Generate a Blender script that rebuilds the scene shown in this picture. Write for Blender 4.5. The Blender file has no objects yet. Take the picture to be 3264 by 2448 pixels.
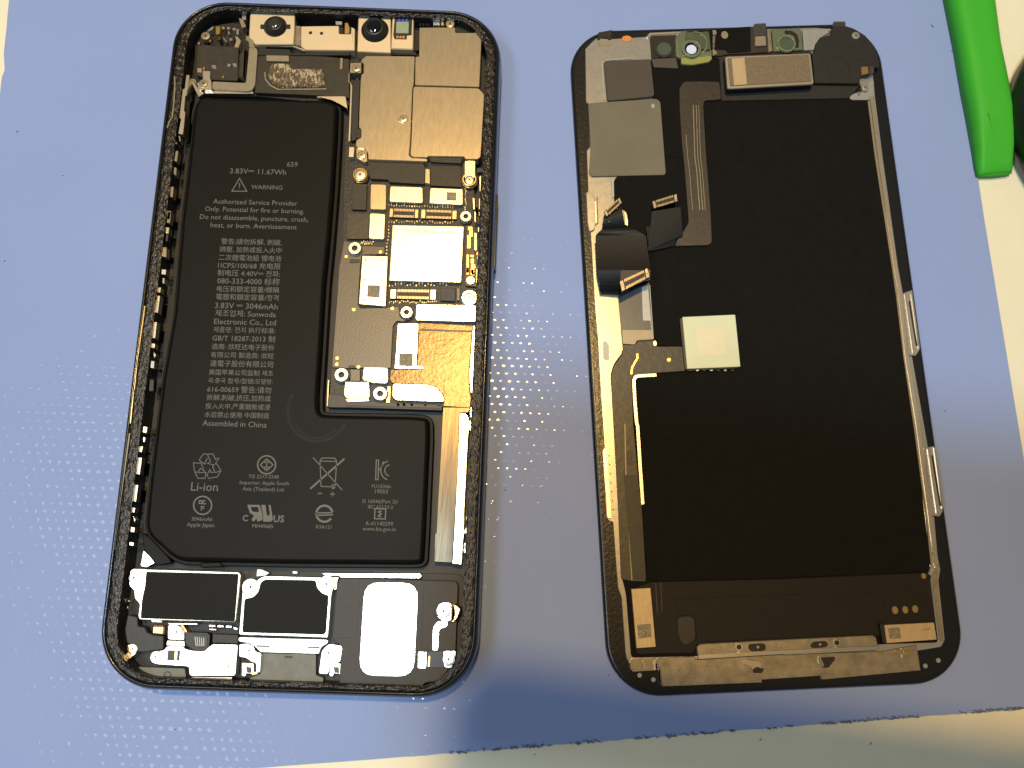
import bpy, math, random
from mathutils import Vector, Matrix, Euler
random.seed(7)
SC = bpy.context.scene
COL = SC.collection
MM = 0.001

# ------------------------------------------------------------------ camera
F_PX, CAM_H, TILT, ROLL = 2850.0, 182.65, 0.2074, 0.0791     # px of the 3264 wide frame, mm, rad
PW, PHT = 3264.0, 2448.0
cam_d = bpy.data.cameras.new('camera')
cam = bpy.data.objects.new('camera', cam_d); COL.objects.link(cam)
FW = Vector((0, math.sin(TILT), -math.cos(TILT)))
U0 = Vector((0, math.cos(TILT), math.sin(TILT))); R0 = Vector((1, 0, 0))
cr, sr = math.cos(ROLL), math.sin(ROLL)
UPV = cr * U0 - sr * R0
RTV = cr * R0 + sr * U0
cam.matrix_world = Matrix(((RTV.x, UPV.x, -FW.x, 0), (RTV.y, UPV.y, -FW.y, 0), (RTV.z, UPV.z, -FW.z, CAM_H * MM), (0, 0, 0, 1)))
cam_d.sensor_width = 36.0; cam_d.lens = 36.0 * F_PX / PW
cam_d.clip_start = 0.005; cam_d.clip_end = 20.0
SC.camera = cam
SC.render.resolution_x, SC.render.resolution_y = 1024, 768

# ------------------------------------------------------------------ world and lamps
world = bpy.data.worlds.new('World'); SC.world = world; world.use_nodes = True
bg = world.node_tree.nodes['Background']
bg.inputs[0].default_value = (0.82, 0.92, 1.0, 1); bg.inputs[1].default_value = 0.115
SC.view_settings.view_transform = 'Standard'; SC.view_settings.look = 'None'
SC.view_settings.exposure = 0.0; SC.view_settings.gamma = 1.0; SC.view_settings.use_curve_mapping = False
SC.render.engine = 'CYCLES'
SC.cycles.use_denoising = True
SC.cycles.max_bounces = 8; SC.cycles.glossy_bounces = 4; SC.cycles.transmission_bounces = 6
SC.cycles.sample_clamp_indirect = 4.0

def lamp(name, loc, target, size, power, color, sy=None, spread=180):
    d = bpy.data.lights.new(name, 'AREA'); d.energy = power; d.color = color; d.spread = math.radians(spread)
    if sy: d.shape = 'RECTANGLE'; d.size = size * MM; d.size_y = sy * MM
    else: d.shape = 'DISK'; d.size = size * MM
    o = bpy.data.objects.new(name, d); COL.objects.link(o)
    o.location = Vector(loc) * MM
    o.rotation_euler = (Vector(target) * MM - o.location).to_track_quat('-Z', 'Y').to_euler()
    return o
# a warm bulb in front, a cool ceiling light overhead, a white strip light at the left
lamp('warm_bulb', (-52, 340, 1400), (0, 45, 0), 70, 13.6, (1.0, 0.62, 0.20))
lamp('ceiling_light', (-45, -30, 1450), (0, 45, 0), 170, 10.6, (0.60, 0.84, 1.0))
lamp('strip_light', (-285, -74, 600), (-20, 40, 0), 420, 1.25, (0.90, 0.95, 1.0), sy=100)

# ------------------------------------------------------------------ picture points -> places in the scene
FR = {'A': (500, 0, 3.6867), 'B': (1050, 0, 3.6867), 'C': (1050, 450, 3.6867), 'D': (1000, 850, 3.6867), 'E': (1000, 1250, 3.6867),
      'F': (300, 1750, 3.6867), 'G': (700, 1800, 3.6867), 'H': (1050, 1700, 3.0167), 'I': (480, 250, 3.6867), 'J': (550, 700, 3.686),
      'K': (550, 1100, 3.686), 'L': (450, 1400, 2.3284), 'M': (400, 650, 2.765), 'N': (300, 1200, 2.212),
      'a': (1800, 50, 3.6867), 'b': (2300, 50, 3.6867), 'c': (1800, 500, 3.3183), 'd': (1850, 900, 3.6867), 'e': (1850, 1350, 3.318),
      'f': (1900, 1800, 3.6867), 'g': (2500, 1800, 3.6867), 'h': (2700, 850, 1.659), 's': (2950, 0, 2.3694), 'u': (1300, 2000, 2.212),
      'v': (2400, 2000, 2.56), 'p': (0, 0, 1.0), 'w': (0, 0, 0.67770)}
def px(fr, x, y):
    ox, oy, s = FR[fr]; return ox + x / s, oy + y / s
def ray_to(fr, x, y, z):
    u, v = px(fr, x, y)
    d = FW + RTV * ((u - PW / 2) / F_PX) + UPV * (-(v - PHT / 2) / F_PX)
    t = (z - CAM_H) / d.z
    return Vector((d.x * t, d.y * t, z))

# ------------------------------------------------------------------ materials
def new_mat(name, col, metal=0.0, rough=0.5, var=0.0, vscale=800, bump=0.0, bscale=3000, coat=0.0, crough=0.1, spec=0.5,
            trans=0.0, col2=None, rvar=0.0, bdist=0.0002, ior=1.45, aniso=None):
    m = bpy.data.materials.new(name); m.use_nodes = True
    nt = m.node_tree; b = nt.nodes['Principled BSDF']; N = nt.nodes; Lk = nt.links
    b.inputs['Base Color'].default_value = (*col, 1); b.inputs['Metallic'].default_value = metal; b.inputs['Roughness'].default_value = rough
    b.inputs['Specular IOR Level'].default_value = spec; b.inputs['Coat Weight'].default_value = coat; b.inputs['Coat Roughness'].default_value = crough
    b.inputs['Transmission Weight'].default_value = trans; b.inputs['IOR'].default_value = ior
    tc = N.new('ShaderNodeNewGeometry')
    if var or col2 or rvar:
        n = N.new('ShaderNodeTexNoise'); n.inputs['Scale'].default_value = vscale; n.inputs['Detail'].default_value = 4; n.inputs['Roughness'].default_value = 0.6
        mp = N.new('ShaderNodeMapping')
        if aniso: mp.inputs['Scale'].default_value = aniso
        Lk.new(tc.outputs['Position'], mp.inputs['Vector']); Lk.new(mp.outputs[0], n.inputs['Vector'])
        r = N.new('ShaderNodeValToRGB')
        c2 = col2 or tuple(max(0, c * (1 - var)) for c in col); c1 = tuple(min(1, c * (1 + var)) for c in col) if not col2 else col
        r.color_ramp.elements[0].position = 0.3; r.color_ramp.elements[1].position = 0.7
        r.color_ramp.elements[0].color = (*c2, 1); r.color_ramp.elements[1].color = (*c1, 1)
        Lk.new(n.outputs['Fac'], r.inputs[0]); Lk.new(r.outputs[0], b.inputs['Base Color'])
        if rvar:
            mr = N.new('ShaderNodeMapRange'); mr.inputs[3].default_value = max(0.02, rough - rvar); mr.inputs[4].default_value = min(1, rough + rvar)
            mr.inputs[1].default_value = .3; mr.inputs[2].default_value = .7
            Lk.new(n.outputs['Fac'], mr.inputs[0]); Lk.new(mr.outputs[0], b.inputs['Roughness'])
    if bump:
        n2 = N.new('ShaderNodeTexNoise'); n2.inputs['Scale'].default_value = bscale; n2.inputs['Detail'].default_value = 3
        mp2 = N.new('ShaderNodeMapping')
        if aniso: mp2.inputs['Scale'].default_value = aniso
        Lk.new(tc.outputs['Position'], mp2.inputs['Vector']); Lk.new(mp2.outputs[0], n2.inputs['Vector'])
        bp = N.new('ShaderNodeBump'); bp.inputs['Strength'].default_value = bump; bp.inputs['Distance'].default_value = bdist
        Lk.new(n2.outputs['Fac'], bp.inputs['Height']); Lk.new(bp.outputs[0], b.inputs['Normal'])
        if coat: Lk.new(bp.outputs[0], b.inputs['Coat Normal'])
    return m
M = {}
M['steel'] = new_mat('steel', (0.60, 0.56, 0.47), 0.72, 0.22, var=0.05, vscale=900, rvar=0.008, bump=0.03, bscale=6000)
M['shield'] = new_mat('nickel silver shield', (0.82, 0.675, 0.44), 0.85, 0.22, var=0.018, vscale=1500, rvar=0.008, bump=0.025, bscale=3000, aniso=(1, 0.25, 1))
M['bright'] = new_mat('bright steel', (0.86, 0.83, 0.76), 1, 0.26, var=0.03, vscale=300, bump=0.02, bscale=6000)
M['plate'] = new_mat('pale plate', (0.74, 0.69, 0.58), 1, 0.30, var=0.05, vscale=150, bump=0.04, bscale=5000)
M['dullsteel'] = new_mat('dull stained steel', (0.30, 0.26, 0.185), 0.6, 0.36, var=0.16, vscale=500, rvar=0.03, bump=0.12, bscale=2500)
M['gold'] = new_mat('gold', (0.90, 0.60, 0.22), 1, 0.28, var=0.08)
M['copper'] = new_mat('copper', (0.80, 0.42, 0.20), 1, 0.35, var=0.1)
M['black'] = new_mat('black plastic', (0.012, 0.012, 0.012), 0, 0.42, var=0.2)
M['matte'] = new_mat('matte black film', (0.0052, 0.0048, 0.0038), 0, 0.75, var=0.2, vscale=400, bump=0.03, spec=0.13)
M['deep'] = new_mat('deep black', (0.004, 0.004, 0.004), 0, 0.5)
M['wrap'] = new_mat('battery wrap', (0.0045, 0.0044, 0.0037), 0, 0.5, var=0.12, vscale=60, bump=0.03, bscale=4000, spec=0.14)
M['foil'] = new_mat('black pouch foil', (0.0035, 0.0035, 0.0035), 0, 0.5, bump=0.2, bscale=500, spec=0.2)
M['label'] = new_mat('black label', (0.005, 0.005, 0.0045), 0, 0.6, var=0.1, bump=0.02, spec=0.2)
M['print'] = new_mat('grey print', (0.125, 0.12, 0.105), 0, 0.6)
M['house'] = new_mat('charcoal plastic', (0.034, 0.032, 0.029), 0, 0.55, var=0.12, vscale=900, bump=0.1, bscale=5000)
M['foam'] = new_mat('grey foam', (0.20, 0.205, 0.185), 0, 0.8, var=0.12, vscale=500, bump=0.2, bscale=3500)
M['slate'] = new_mat('slate plastic', (0.030, 0.030, 0.030), 0, 0.5, var=0.2, vscale=500, bump=0.15, bscale=1500)
M['board'] = new_mat('board', (0.010, 0.008, 0.005), 0, 0.45, var=0.4, vscale=900, bump=0.3, bscale=2500)
M['olive'] = new_mat('olive brown film', (0.050, 0.040, 0.025), 0, 0.38, var=0.08, vscale=400, bump=0.10, bscale=2500, spec=0.8)
M['flex'] = new_mat('dark flex', (0.034, 0.029, 0.020), 0, 0.45, var=0.2, vscale=600, bump=0.1, spec=0.35)
M['brownflex'] = new_mat('brown flex', (0.024, 0.019, 0.013), 0, 0.42, var=0.15, vscale=500, bump=0.15, bscale=900, coat=0.1, crough=0.25)
M['tanflex'] = new_mat('tan flex', (0.26, 0.22, 0.15), 0.3, 0.42, var=0.08)
M['crumple'] = new_mat('brown gloss film', (0.080, 0.057, 0.030), 0.55, 0.26, var=0.25, vscale=900, bump=0.3, bscale=1500, bdist=0.0001)
M['brush'] = new_mat('brushed flex', (0.066, 0.047, 0.024), 0.5, 0.25, var=0.4, vscale=900, bump=0.2, bscale=1200, aniso=(1, 0.06, 1))
M['glassblack'] = new_mat('lens black', (0.004, 0.004, 0.005), 0, 0.06, coat=1, crough=0.03)
M['glassbrown'] = new_mat('lens brown', (0.05, 0.04, 0.025), 0.2, 0.12, coat=1, crough=0.04)
M['navy'] = new_mat('navy black flex', (0.0028, 0.0030, 0.0045), 0, 0.45, bump=0.08, bscale=300, spec=0.18)
M['pin'] = new_mat('pin', (0.50, 0.42, 0.28), 1, 0.35)
M['code'] = new_mat('code patch', (0.10, 0.085, 0.055), 0.2, 0.6, col2=(0.30, 0.26, 0.17), vscale=2600)
M['pale'] = new_mat('pale green ceramic', (0.55, 0.58, 0.40), 0.1, 0.42, var=0.04, vscale=120)
M['pale2'] = new_mat('pale cream ceramic', (0.62, 0.58, 0.40), 0.1, 0.42, var=0.04, vscale=120)
M['pad'] = new_mat('olive pad', (0.125, 0.112, 0.078), 0, 0.5, var=0.10, vscale=90, bump=0.06)
M['pad2'] = new_mat('brown pad', (0.055, 0.045, 0.033), 0, 0.6, var=0.10, vscale=90, bump=0.1, bscale=5000)
M['clear'] = new_mat('clear green plastic', (0.50, 0.56, 0.34), 0, 0.12, trans=0.75, coat=0.3)
M['yclear'] = new_mat('clear yellow plastic', (0.70, 0.72, 0.22), 0, 0.15, trans=0.6)
M['lensgreen'] = new_mat('green lens', (0.075, 0.095, 0.06), 0, 0.2, coat=0.5)
M['iris'] = new_mat('iridescent chip', (0.30, 0.52, 0.36), 0.5, 0.3, col2=(0.45, 0.42, 0.34), vscale=500)
M['bluechip'] = new_mat('blue emitter', (0.10, 0.12, 0.75), 0.2, 0.3)
M['paleblue'] = new_mat('pale blue mat view', (0.62, 0.68, 0.90), 0, 0.15)  # colour of the bright mat behind the holder's hole, painted on a disc
M['greyplate'] = new_mat('grey plate', (0.30, 0.31, 0.30), 0.6, 0.5, var=0.06)
M['smoke'] = new_mat('smoky film', (0.10, 0.105, 0.105), 0.3, 0.3, col2=(0.05, 0.055, 0.065), vscale=120, coat=0.4, crough=0.15, aniso=(1, .4, 1))
M['frame'] = new_mat('dark anodised frame', (0.010, 0.011, 0.014), 0.4, 0.26, var=0.2, coat=0.5, crough=0.12)
M['rim'] = new_mat('black lip', (0.010, 0.010, 0.010), 0, 0.25, bump=0.2, bscale=1500)
M['green'] = new_mat('green nylon', (0.046, 0.40, 0.024), 0, 0.55, var=0.05, vscale=60, bump=0.12, bscale=1200, spec=0.3)
M['darkobj'] = new_mat('black rubber', (0.008, 0.008, 0.009), 0, 0.4, bump=0.1)
M['tanlabel'] = new_mat('gold foil label', (0.46, 0.35, 0.19), 0.25, 0.42, var=0.08, vscale=1500, bump=0.1, bscale=3000, aniso=(1, .3, 1))
M['earface'] = new_mat('bronze felt', (0.17, 0.13, 0.085), 0.3, 0.5, var=0.12, vscale=1200, bump=0.3, bscale=2500)
M['darkbrown'] = new_mat('dark brown film', (0.0095, 0.008, 0.0057), 0, 0.6, var=0.15, vscale=500, bump=0.08, spec=0.25)
M['champagne'] = new_mat('champagne bracket', (0.66, 0.545, 0.36), 0.45, 0.42, var=0.03, vscale=900, bump=0.05, bscale=5000)  # lightened and less metallic, to carry reflections of bright walls not built
M['dust'] = new_mat('dark lint', (0.05, 0.05, 0.06), 0, 0.8)
M['speck'] = new_mat('white solder', (0.85, 0.80, 0.68), 1, 0.25)
M['capblack'] = new_mat('dark component', (0.02, 0.018, 0.015), 0, 0.35)

# gasket: torn adhesive and sponge, glints painted into the colour as pale flecks
def gasket_mat(name, base, glint, thr):
    m = bpy.data.materials.new(name); m.use_nodes = True; nt = m.node_tree; N = nt.nodes; L = nt.links; b = N['Principled BSDF']
    g = N.new('ShaderNodeNewGeometry'); mp = N.new('ShaderNodeMapping'); mp.inputs['Rotation'].default_value = (0, 0, 0.55); mp.inputs['Scale'].default_value = (1, 0.42, 1)
    L.new(g.outputs['Position'], mp.inputs[0])
    v = N.new('ShaderNodeTexNoise'); v.inputs['Scale'].default_value = 2300; v.inputs['Detail'].default_value = 2; L.new(mp.outputs[0], v.inputs['Vector'])
    v2 = N.new('ShaderNodeTexNoise'); v2.inputs['Scale'].default_value = 220; L.new(g.outputs['Position'], v2.inputs['Vector'])
    mu = N.new('ShaderNodeMath'); mu.operation = 'MULTIPLY'; L.new(v.outputs['Fac'], mu.inputs[0])
    mr2 = N.new('ShaderNodeMapRange'); mr2.inputs[1].default_value = .35; mr2.inputs[2].default_value = .65; mr2.inputs[3].default_value = .82; mr2.inputs[4].default_value = 1.12
    L.new(v2.outputs['Fac'], mr2.inputs[0]); L.new(mr2.outputs[0], mu.inputs[1])
    r = N.new('ShaderNodeValToRGB'); r.color_ramp.elements[0].position = thr; r.color_ramp.elements[1].position = thr + 0.10
    r.color_ramp.elements[0].color = (*base, 1); r.color_ramp.elements[1].color = (*glint, 1)
    L.new(mu.outputs[0], r.inputs[0]); L.new(r.outputs[0], b.inputs['Base Color'])
    b.inputs['Roughness'].default_value = 0.36
    bp = N.new('ShaderNodeBump'); bp.inputs['Strength'].default_value = 0.9; bp.inputs['Distance'].default_value = 0.00035
    L.new(v.outputs['Fac'], bp.inputs['Height']); L.new(bp.outputs[0], b.inputs['Normal'])
    return m
M['gasket'] = gasket_mat('torn adhesive', (0.0055, 0.005, 0.004), (0.050, 0.042, 0.029), 0.63)
M['sponge'] = gasket_mat('bronze sponge', (0.09, 0.064, 0.034), (0.42, 0.33, 0.21), 0.50)

# blue vinyl mat: rows of small woven bumps under a thin gloss
def mat_material():
    m = bpy.data.materials.new('blue vinyl'); m.use_nodes = True; nt = m.node_tree; N = nt.nodes; L = nt.links; b = N['Principled BSDF']
    g = N.new('ShaderNodeTexCoord'); mp = N.new('ShaderNodeMapping'); mp.inputs['Rotation'].default_value = (0, 0, math.radians(-2.5)); L.new(g.outputs['Object'], mp.inputs[0])
    sx = N.new('ShaderNodeSeparateXYZ'); L.new(mp.outputs[0], sx.inputs[0])
    def math_(op, a, bb):
        n = N.new('ShaderNodeMath'); n.operation = op
        for i, q in enumerate((a, bb)):
            if q is None: continue
            if isinstance(q, (int, float)): n.inputs[i].default_value = q
            else: L.new(q, n.inputs[i])
        return n.outputs[0]
    v = math_('DIVIDE', sx.outputs['Y'], 0.00168); row = math_('FLOOR', v, None); fv = math_('SUBTRACT', math_('SUBTRACT', v, row), 0.5)
    u = math_('ADD', math_('DIVIDE', sx.outputs['X'], 0.00188), math_('MULTIPLY', row, 0.37)); cu = math_('FLOOR', u, None); fu = math_('SUBTRACT', math_('SUBTRACT', u, cu), 0.5)
    cb = N.new('ShaderNodeCombineXYZ'); L.new(cu, cb.inputs[0]); L.new(row, cb.inputs[1])
    wn = N.new('ShaderNodeTexWhiteNoise'); wn.noise_dimensions = '2D'; L.new(cb.outputs[0], wn.inputs['Vector'])
    d2 = math_('ADD', math_('POWER', math_('ABSOLUTE', math_('DIVIDE', fu, 0.36), None), 2), math_('POWER', math_('ABSOLUTE', math_('DIVIDE', fv, 0.30), None), 2))
    h = math_('POWER', math_('MAXIMUM', math_('SUBTRACT', 1.0, d2), 0.0), 2)
    h2 = math_('MULTIPLY', h, math_('ADD', math_('MULTIPLY', math_('POWER', wn.outputs['Value'], 2), 0.9), 0.15))
    bp = N.new('ShaderNodeBump'); bp.inputs['Strength'].default_value = 1.0; bp.inputs['Distance'].default_value = 0.000021; L.new(h2, bp.inputs['Height'])
    L.new(bp.outputs[0], b.inputs['Coat Normal'])
    bp3 = N.new('ShaderNodeBump'); bp3.inputs['Strength'].default_value = 0.4; bp3.inputs['Distance'].default_value = 0.00003; L.new(h2, bp3.inputs['Height']); L.new(bp3.outputs[0], b.inputs['Normal'])
    n3 = N.new('ShaderNodeTexNoise'); n3.inputs['Scale'].default_value = 14; n3.inputs['Detail'].default_value = 5; L.new(mp.outputs[0], n3.inputs['Vector'])
    r = N.new('ShaderNodeValToRGB'); r.color_ramp.elements[0].position = 0.3; r.color_ramp.elements[1].position = 0.7
    r.color_ramp.elements[0].color = (0.225, 0.305, 0.565, 1); r.color_ramp.elements[1].color = (0.25, 0.33, 0.595, 1)
    L.new(n3.outputs['Fac'], r.inputs[0]); L.new(r.outputs[0], b.inputs['Base Color'])
    b.inputs['Roughness'].default_value = 0.55; ms = N.new('ShaderNodeMapRange'); ms.inputs[1].default_value = 0.10; ms.inputs[2].default_value = 0.22; ms.inputs[4].default_value = 0.4; L.new(h2, ms.inputs[0]); L.new(ms.outputs[0], b.inputs['Coat Weight']); b.inputs['Coat Roughness'].default_value = 0.10; b.inputs['Specular IOR Level'].default_value = 0.25
    return m
M['mat'] = mat_material()
M['table'] = new_mat('cream laminate', (0.76, 0.72, 0.545), 0, 0.5, var=0.03, vscale=60, bump=0.03)
M['matedge'] = new_mat('cut vinyl edge', (0.10, 0.13, 0.20), 0, 0.7, var=0.4, vscale=900)

# ------------------------------------------------------------------ builders
ORG = {}; TH = {}; THF = {}                      # object -> its place in its thing's frame ; object -> thing
def mesh_obj(name, verts, faces, mat, parent=None, smooth=False, origin=None, mats=None, fmat=None):
    """verts in mm in the frame of the thing the parent belongs to (or the world)"""
    if origin is None:
        n = len(verts); zs = min(v[2] for v in verts)
        origin = Vector((sum(v[0] for v in verts) / n, sum(v[1] for v in verts) / n, zs))
    me = bpy.data.meshes.new(name)
    me.from_pydata([((v[0] - origin[0]) * MM, (v[1] - origin[1]) * MM, (v[2] - origin[2]) * MM) for v in verts], [], faces)
    me.materials.append(M[mat])
    for x in (mats or []): me.materials.append(M[x])
    if fmat:
        for p, k in zip(me.polygons, fmat): p.material_index = k
    if smooth:
        for p in me.polygons: p.use_smooth = True
    me.update()
    return place(name, me, origin, parent)
def place(name, me, origin, parent):
    o = bpy.data.objects.new(name, me); COL.objects.link(o)
    origin = Vector(origin); ORG[o] = origin
    if parent is None: o.location = origin * MM; TH[o] = None
    else:
        o.parent = parent; TH[o] = TH[parent] or parent
        o.location = (origin - ORG[parent]) * MM
    return o
def thing(name, label, cat, loc, rotz, group=None):
    o = bpy.data.objects.new(name, None); COL.objects.link(o); o.empty_display_size = 0.01
    o.location = Vector(loc) * MM; o.rotation_euler = (0, 0, rotz); o['label'] = label; o['category'] = cat
    if group: o['group'] = group
    ORG[o] = Vector((0, 0, 0)); TH[o] = None
    THF[o] = (Vector(loc), rotz)
    return o
def tolocal(th, w):
    if th is None: return w
    loc, rz = THF[th]; d = w - loc; c, s = math.cos(-rz), math.sin(-rz)
    return Vector((c * d.x - s * d.y, s * d.x + c * d.y, d.z))
def T_of(parent):
    if parent is None: return None
    return TH[parent] or parent
def loc_pt(parent, fr, x, y, z):
    return tolocal(T_of(parent), ray_to(fr, x, y, z))
def norm_pts(fr, pts):
    out = []
    for p in pts:
        if len(p) == 3: out.append((p[0], p[1], p[2]))
        else: out.append((fr, p[0], p[1]))
    return out
def area(p): return 0.5 * sum(p[i][0] * p[(i + 1) % len(p)][1] - p[(i + 1) % len(p)][0] * p[i][1] for i in range(len(p)))
def fillet(p, r, n=4):
    if r <= 0: return p
    out = []; k = len(p)
    for i in range(k):
        a, b, c = Vector(p[i - 1][:2]), Vector(p[i][:2]), Vector(p[(i + 1) % k][:2])
        u, v = a - b, c - b
        if u.length < 1e-6 or v.length < 1e-6: out.append(tuple(b)); continue
        l = min(r, 0.45 * u.length, 0.45 * v.length); u.normalize(); v.normalize()
        if u.dot(v) < -0.995: out.append(tuple(b)); continue
        s, e = b + u * l, b + v * l
        for j in range(n + 1):
            t = j / n; q = s * (1 - t) ** 2 + b * (2 * t * (1 - t)) + e * t * t; out.append((q.x, q.y))
    return out
def inset(p, d):
    out = []; k = len(p)
    for i in range(k):
        a, b, c = Vector(p[i - 1][:2]), Vector(p[i][:2]), Vector(p[(i + 1) % k][:2])
        e1, e2 = (b - a), (c - b)
        if e1.length < 1e-9: e1 = e2
        if e2.length < 1e-9: e2 = e1
        e1.normalize(); e2.normalize()
        n1, n2 = Vector((-e1.y, e1.x)), Vector((-e2.y, e2.x)); m = n1 + n2
        if m.length < 1e-6: m = n1
        m.normalize(); q = b + m * (d / max(0.5, m.dot(n1))); out.append((q.x, q.y))
    return out
def prism_v(p, z0, z1, bev):
    if area(p) < 0: p = p[::-1]
    n = len(p); V = [(x, y, z0) for x, y in p]; Fc = [tuple(range(n - 1, -1, -1))]
    bev = min(bev, (z1 - z0) * 0.6)
    if bev > 0:
        q = inset(p, bev)
        V += [(x, y, z1 - bev) for x, y in p] + [(x, y, z1) for x, y in q]; lev = 3
    else: V += [(x, y, z1) for x, y in p]; lev = 2
    for l in range(lev - 1):
        for i in range(n):
            j = (i + 1) % n; Fc.append((l * n + i, l * n + j, (l + 1) * n + j, (l + 1) * n + i))
    Fc.append(tuple(range((lev - 1) * n, lev * n)))
    return V, Fc
def prism(name, parent, fr, pts, z0, z1, mat, r=0.25, bev=0.06, label=None):
    p = [loc_pt(parent, f, x, y, z1) for f, x, y in norm_pts(fr, pts)]
    p = fillet([(v.x, v.y) for v in p], r)
    V, Fc = prism_v(p, z0, z1, bev)
    o = mesh_obj(name, V, Fc, mat, parent)
    if label: o['label'] = label
    return o
def quad_in(P4, u, v):   # TL TR BR BL
    a = [P4[0][i] * (1 - u) + P4[1][i] * u for i in (0, 1)]; b = [P4[3][i] * (1 - u) + P4[2][i] * u for i in (0, 1)]
    return tuple(a[i] * (1 - v) + b[i] * v for i in (0, 1))
def lathe(name, parent, c, prof, mat, n=24, smooth=True):
    V, Fc = [], []
    for r, z in prof:
        for i in range(n):
            a = 2 * math.pi * i / n; V.append((c[0] + r * math.cos(a), c[1] + r * math.sin(a), z))
    for k in range(len(prof) - 1):
        for i in range(n):
            j = (i + 1) % n; Fc.append((k * n + i, k * n + j, (k + 1) * n + j, (k + 1) * n + i))
    if prof[-1][0] > 1e-6: Fc.append(tuple(range((len(prof) - 1) * n, len(prof) * n)))
    Fc.append(tuple(range(n - 1, -1, -1)))
    o = mesh_obj(name, V, Fc, mat, parent, origin=Vector((c[0], c[1], min(z for _, z in prof))))
    if smooth:
        for p in o.data.polygons: p.use_smooth = len(p.vertices) == 4
    return o
def ring(name, parent, c, r0, r1, z0, z1, mat, n=24):
    prof = [(r1, z0), (r1, z1 - 0.05), (r1 - 0.05, z1), (r0 + 0.04, z1), (r0, z1 - 0.05), (r0, z0)]
    V, Fc = [], []; k = len(prof)
    for r, z in prof:
        for i in range(n):
            a = 2 * math.pi * i / n; V.append((c[0] + r * math.cos(a), c[1] + r * math.sin(a), z))
    for q in range(k):
        for i in range(n):
            j = (i + 1) % n; q2 = (q + 1) % k; Fc.append((q * n + i, q * n + j, q2 * n + j, q2 * n + i))
    return mesh_obj(name, V, Fc, mat, parent, origin=Vector((c[0], c[1], z0)))
def mmpx(fr, z=5.0): return (CAM_H - z) / math.cos(TILT) / F_PX / FR[fr][2]
def disc(name, parent, fr, x, y, r, z0, z1, mat, n=20, sy=1.0):
    c = loc_pt(parent, fr, x, y, z1); R = r * mmpx(fr, z1)
    p = [(c.x + R * math.cos(2 * math.pi * i / n), c.y + R * sy * math.sin(2 * math.pi * i / n)) for i in range(n)]
    V, Fc = prism_v(p, z0, z1, min(0.05, R * .3)); return mesh_obj(name, V, Fc, mat, parent)
SHARED = {}
def screw(parent, fr, x, y, r, z, mat='steel', deep=0.9, style='star'):
    """domed screw head of unit radius, shared by all screws, with its recess below it in the tree"""
    if ('screw', mat) not in SHARED:
        V, Fc = [], []; n = 20; prof = [(1.0, -1.2), (1.0, -0.12), (0.92, 0.0), (0.62, 0.035), (0.30, 0.04)]
        for R, zz in prof:
            for i in range(n): V.append((R * math.cos(2 * math.pi * i / n) * MM, R * math.sin(2 * math.pi * i / n) * MM, zz * MM))
        for k in range(len(prof) - 1):
            for i in range(n): j = (i + 1) % n; Fc.append((k * n + i, k * n + j, (k + 1) * n + j, (k + 1) * n + i))
        Fc.append(tuple(range((len(prof) - 1) * n, len(prof) * n)))
        me = bpy.data.meshes.new('screw'); me.from_pydata(V, [], Fc); me.materials.append(M[mat]); SHARED[('screw', mat)] = me
    if 'recess' not in SHARED:
        p = []
        for i in range(16):
            R = 0.42 if i % 4 == 0 else (0.14 if i % 4 == 2 else 0.22)
            p.append((R * math.cos(2 * math.pi * i / 16 + .3), R * math.sin(2 * math.pi * i / 16 + .3)))
        V, Fc = prism_v(p, 0.0, 0.055, 0.0); me = bpy.data.meshes.new('recess')
        me.from_pydata([(a * MM, b * MM, c * MM) for a, b, c in V], [], Fc); me.materials.append(M['capblack']); SHARED['recess'] = me
    c = loc_pt(parent, fr, x, y, z); R = r * mmpx(fr, z)
    o = place('screw', SHARED[('screw', mat)], c, parent); o.scale = (R, R, 1)
    q = bpy.data.objects.new('recess', SHARED['recess']); COL.objects.link(q); q.parent = o; TH[q] = T_of(parent); ORG[q] = c
    q.rotation_euler = (0, 0, random.uniform(0, 1.5))
    return o
def standoff(parent, fr, x, y, r, z, mat='bright', r0=0.42):
    c = loc_pt(parent, fr, x, y, z); R = r * mmpx(fr, z); n = 28
    prof = [(R * 1.06, z - 1.4), (R * 1.06, z - 0.55), (R, z - 0.5), (R * 0.96, z - 0.06), (R * 0.88, z), (R * r0 * 1.1, z), (R * r0, z - 0.1), (R * r0 * 0.95, z - 0.9)]
    V, Fc = [], []
    for k, (rr, zz) in enumerate(prof):
        for i in range(n):
            a = 2 * math.pi * i / n; q = rr * (1 + (0.03 if (i % 2 and k < 3) else 0)); V.append((c.x + q * math.cos(a), c.y + q * math.sin(a), zz))
    for k in range(len(prof) - 1):
        for i in range(n): j = (i + 1) % n; Fc.append((k * n + i, k * n + j, (k + 1) * n + j, (k + 1) * n + i))
    Fc.append(tuple(range((len(prof) - 1) * n, len(prof) * n)))
    o = mesh_obj('standoff', V, Fc, mat, parent, origin=Vector((c.x, c.y, z - 1.4)), mats=['deep'])
    o.data.polygons[len(Fc) - 1].material_index = 1
    return o
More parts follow.
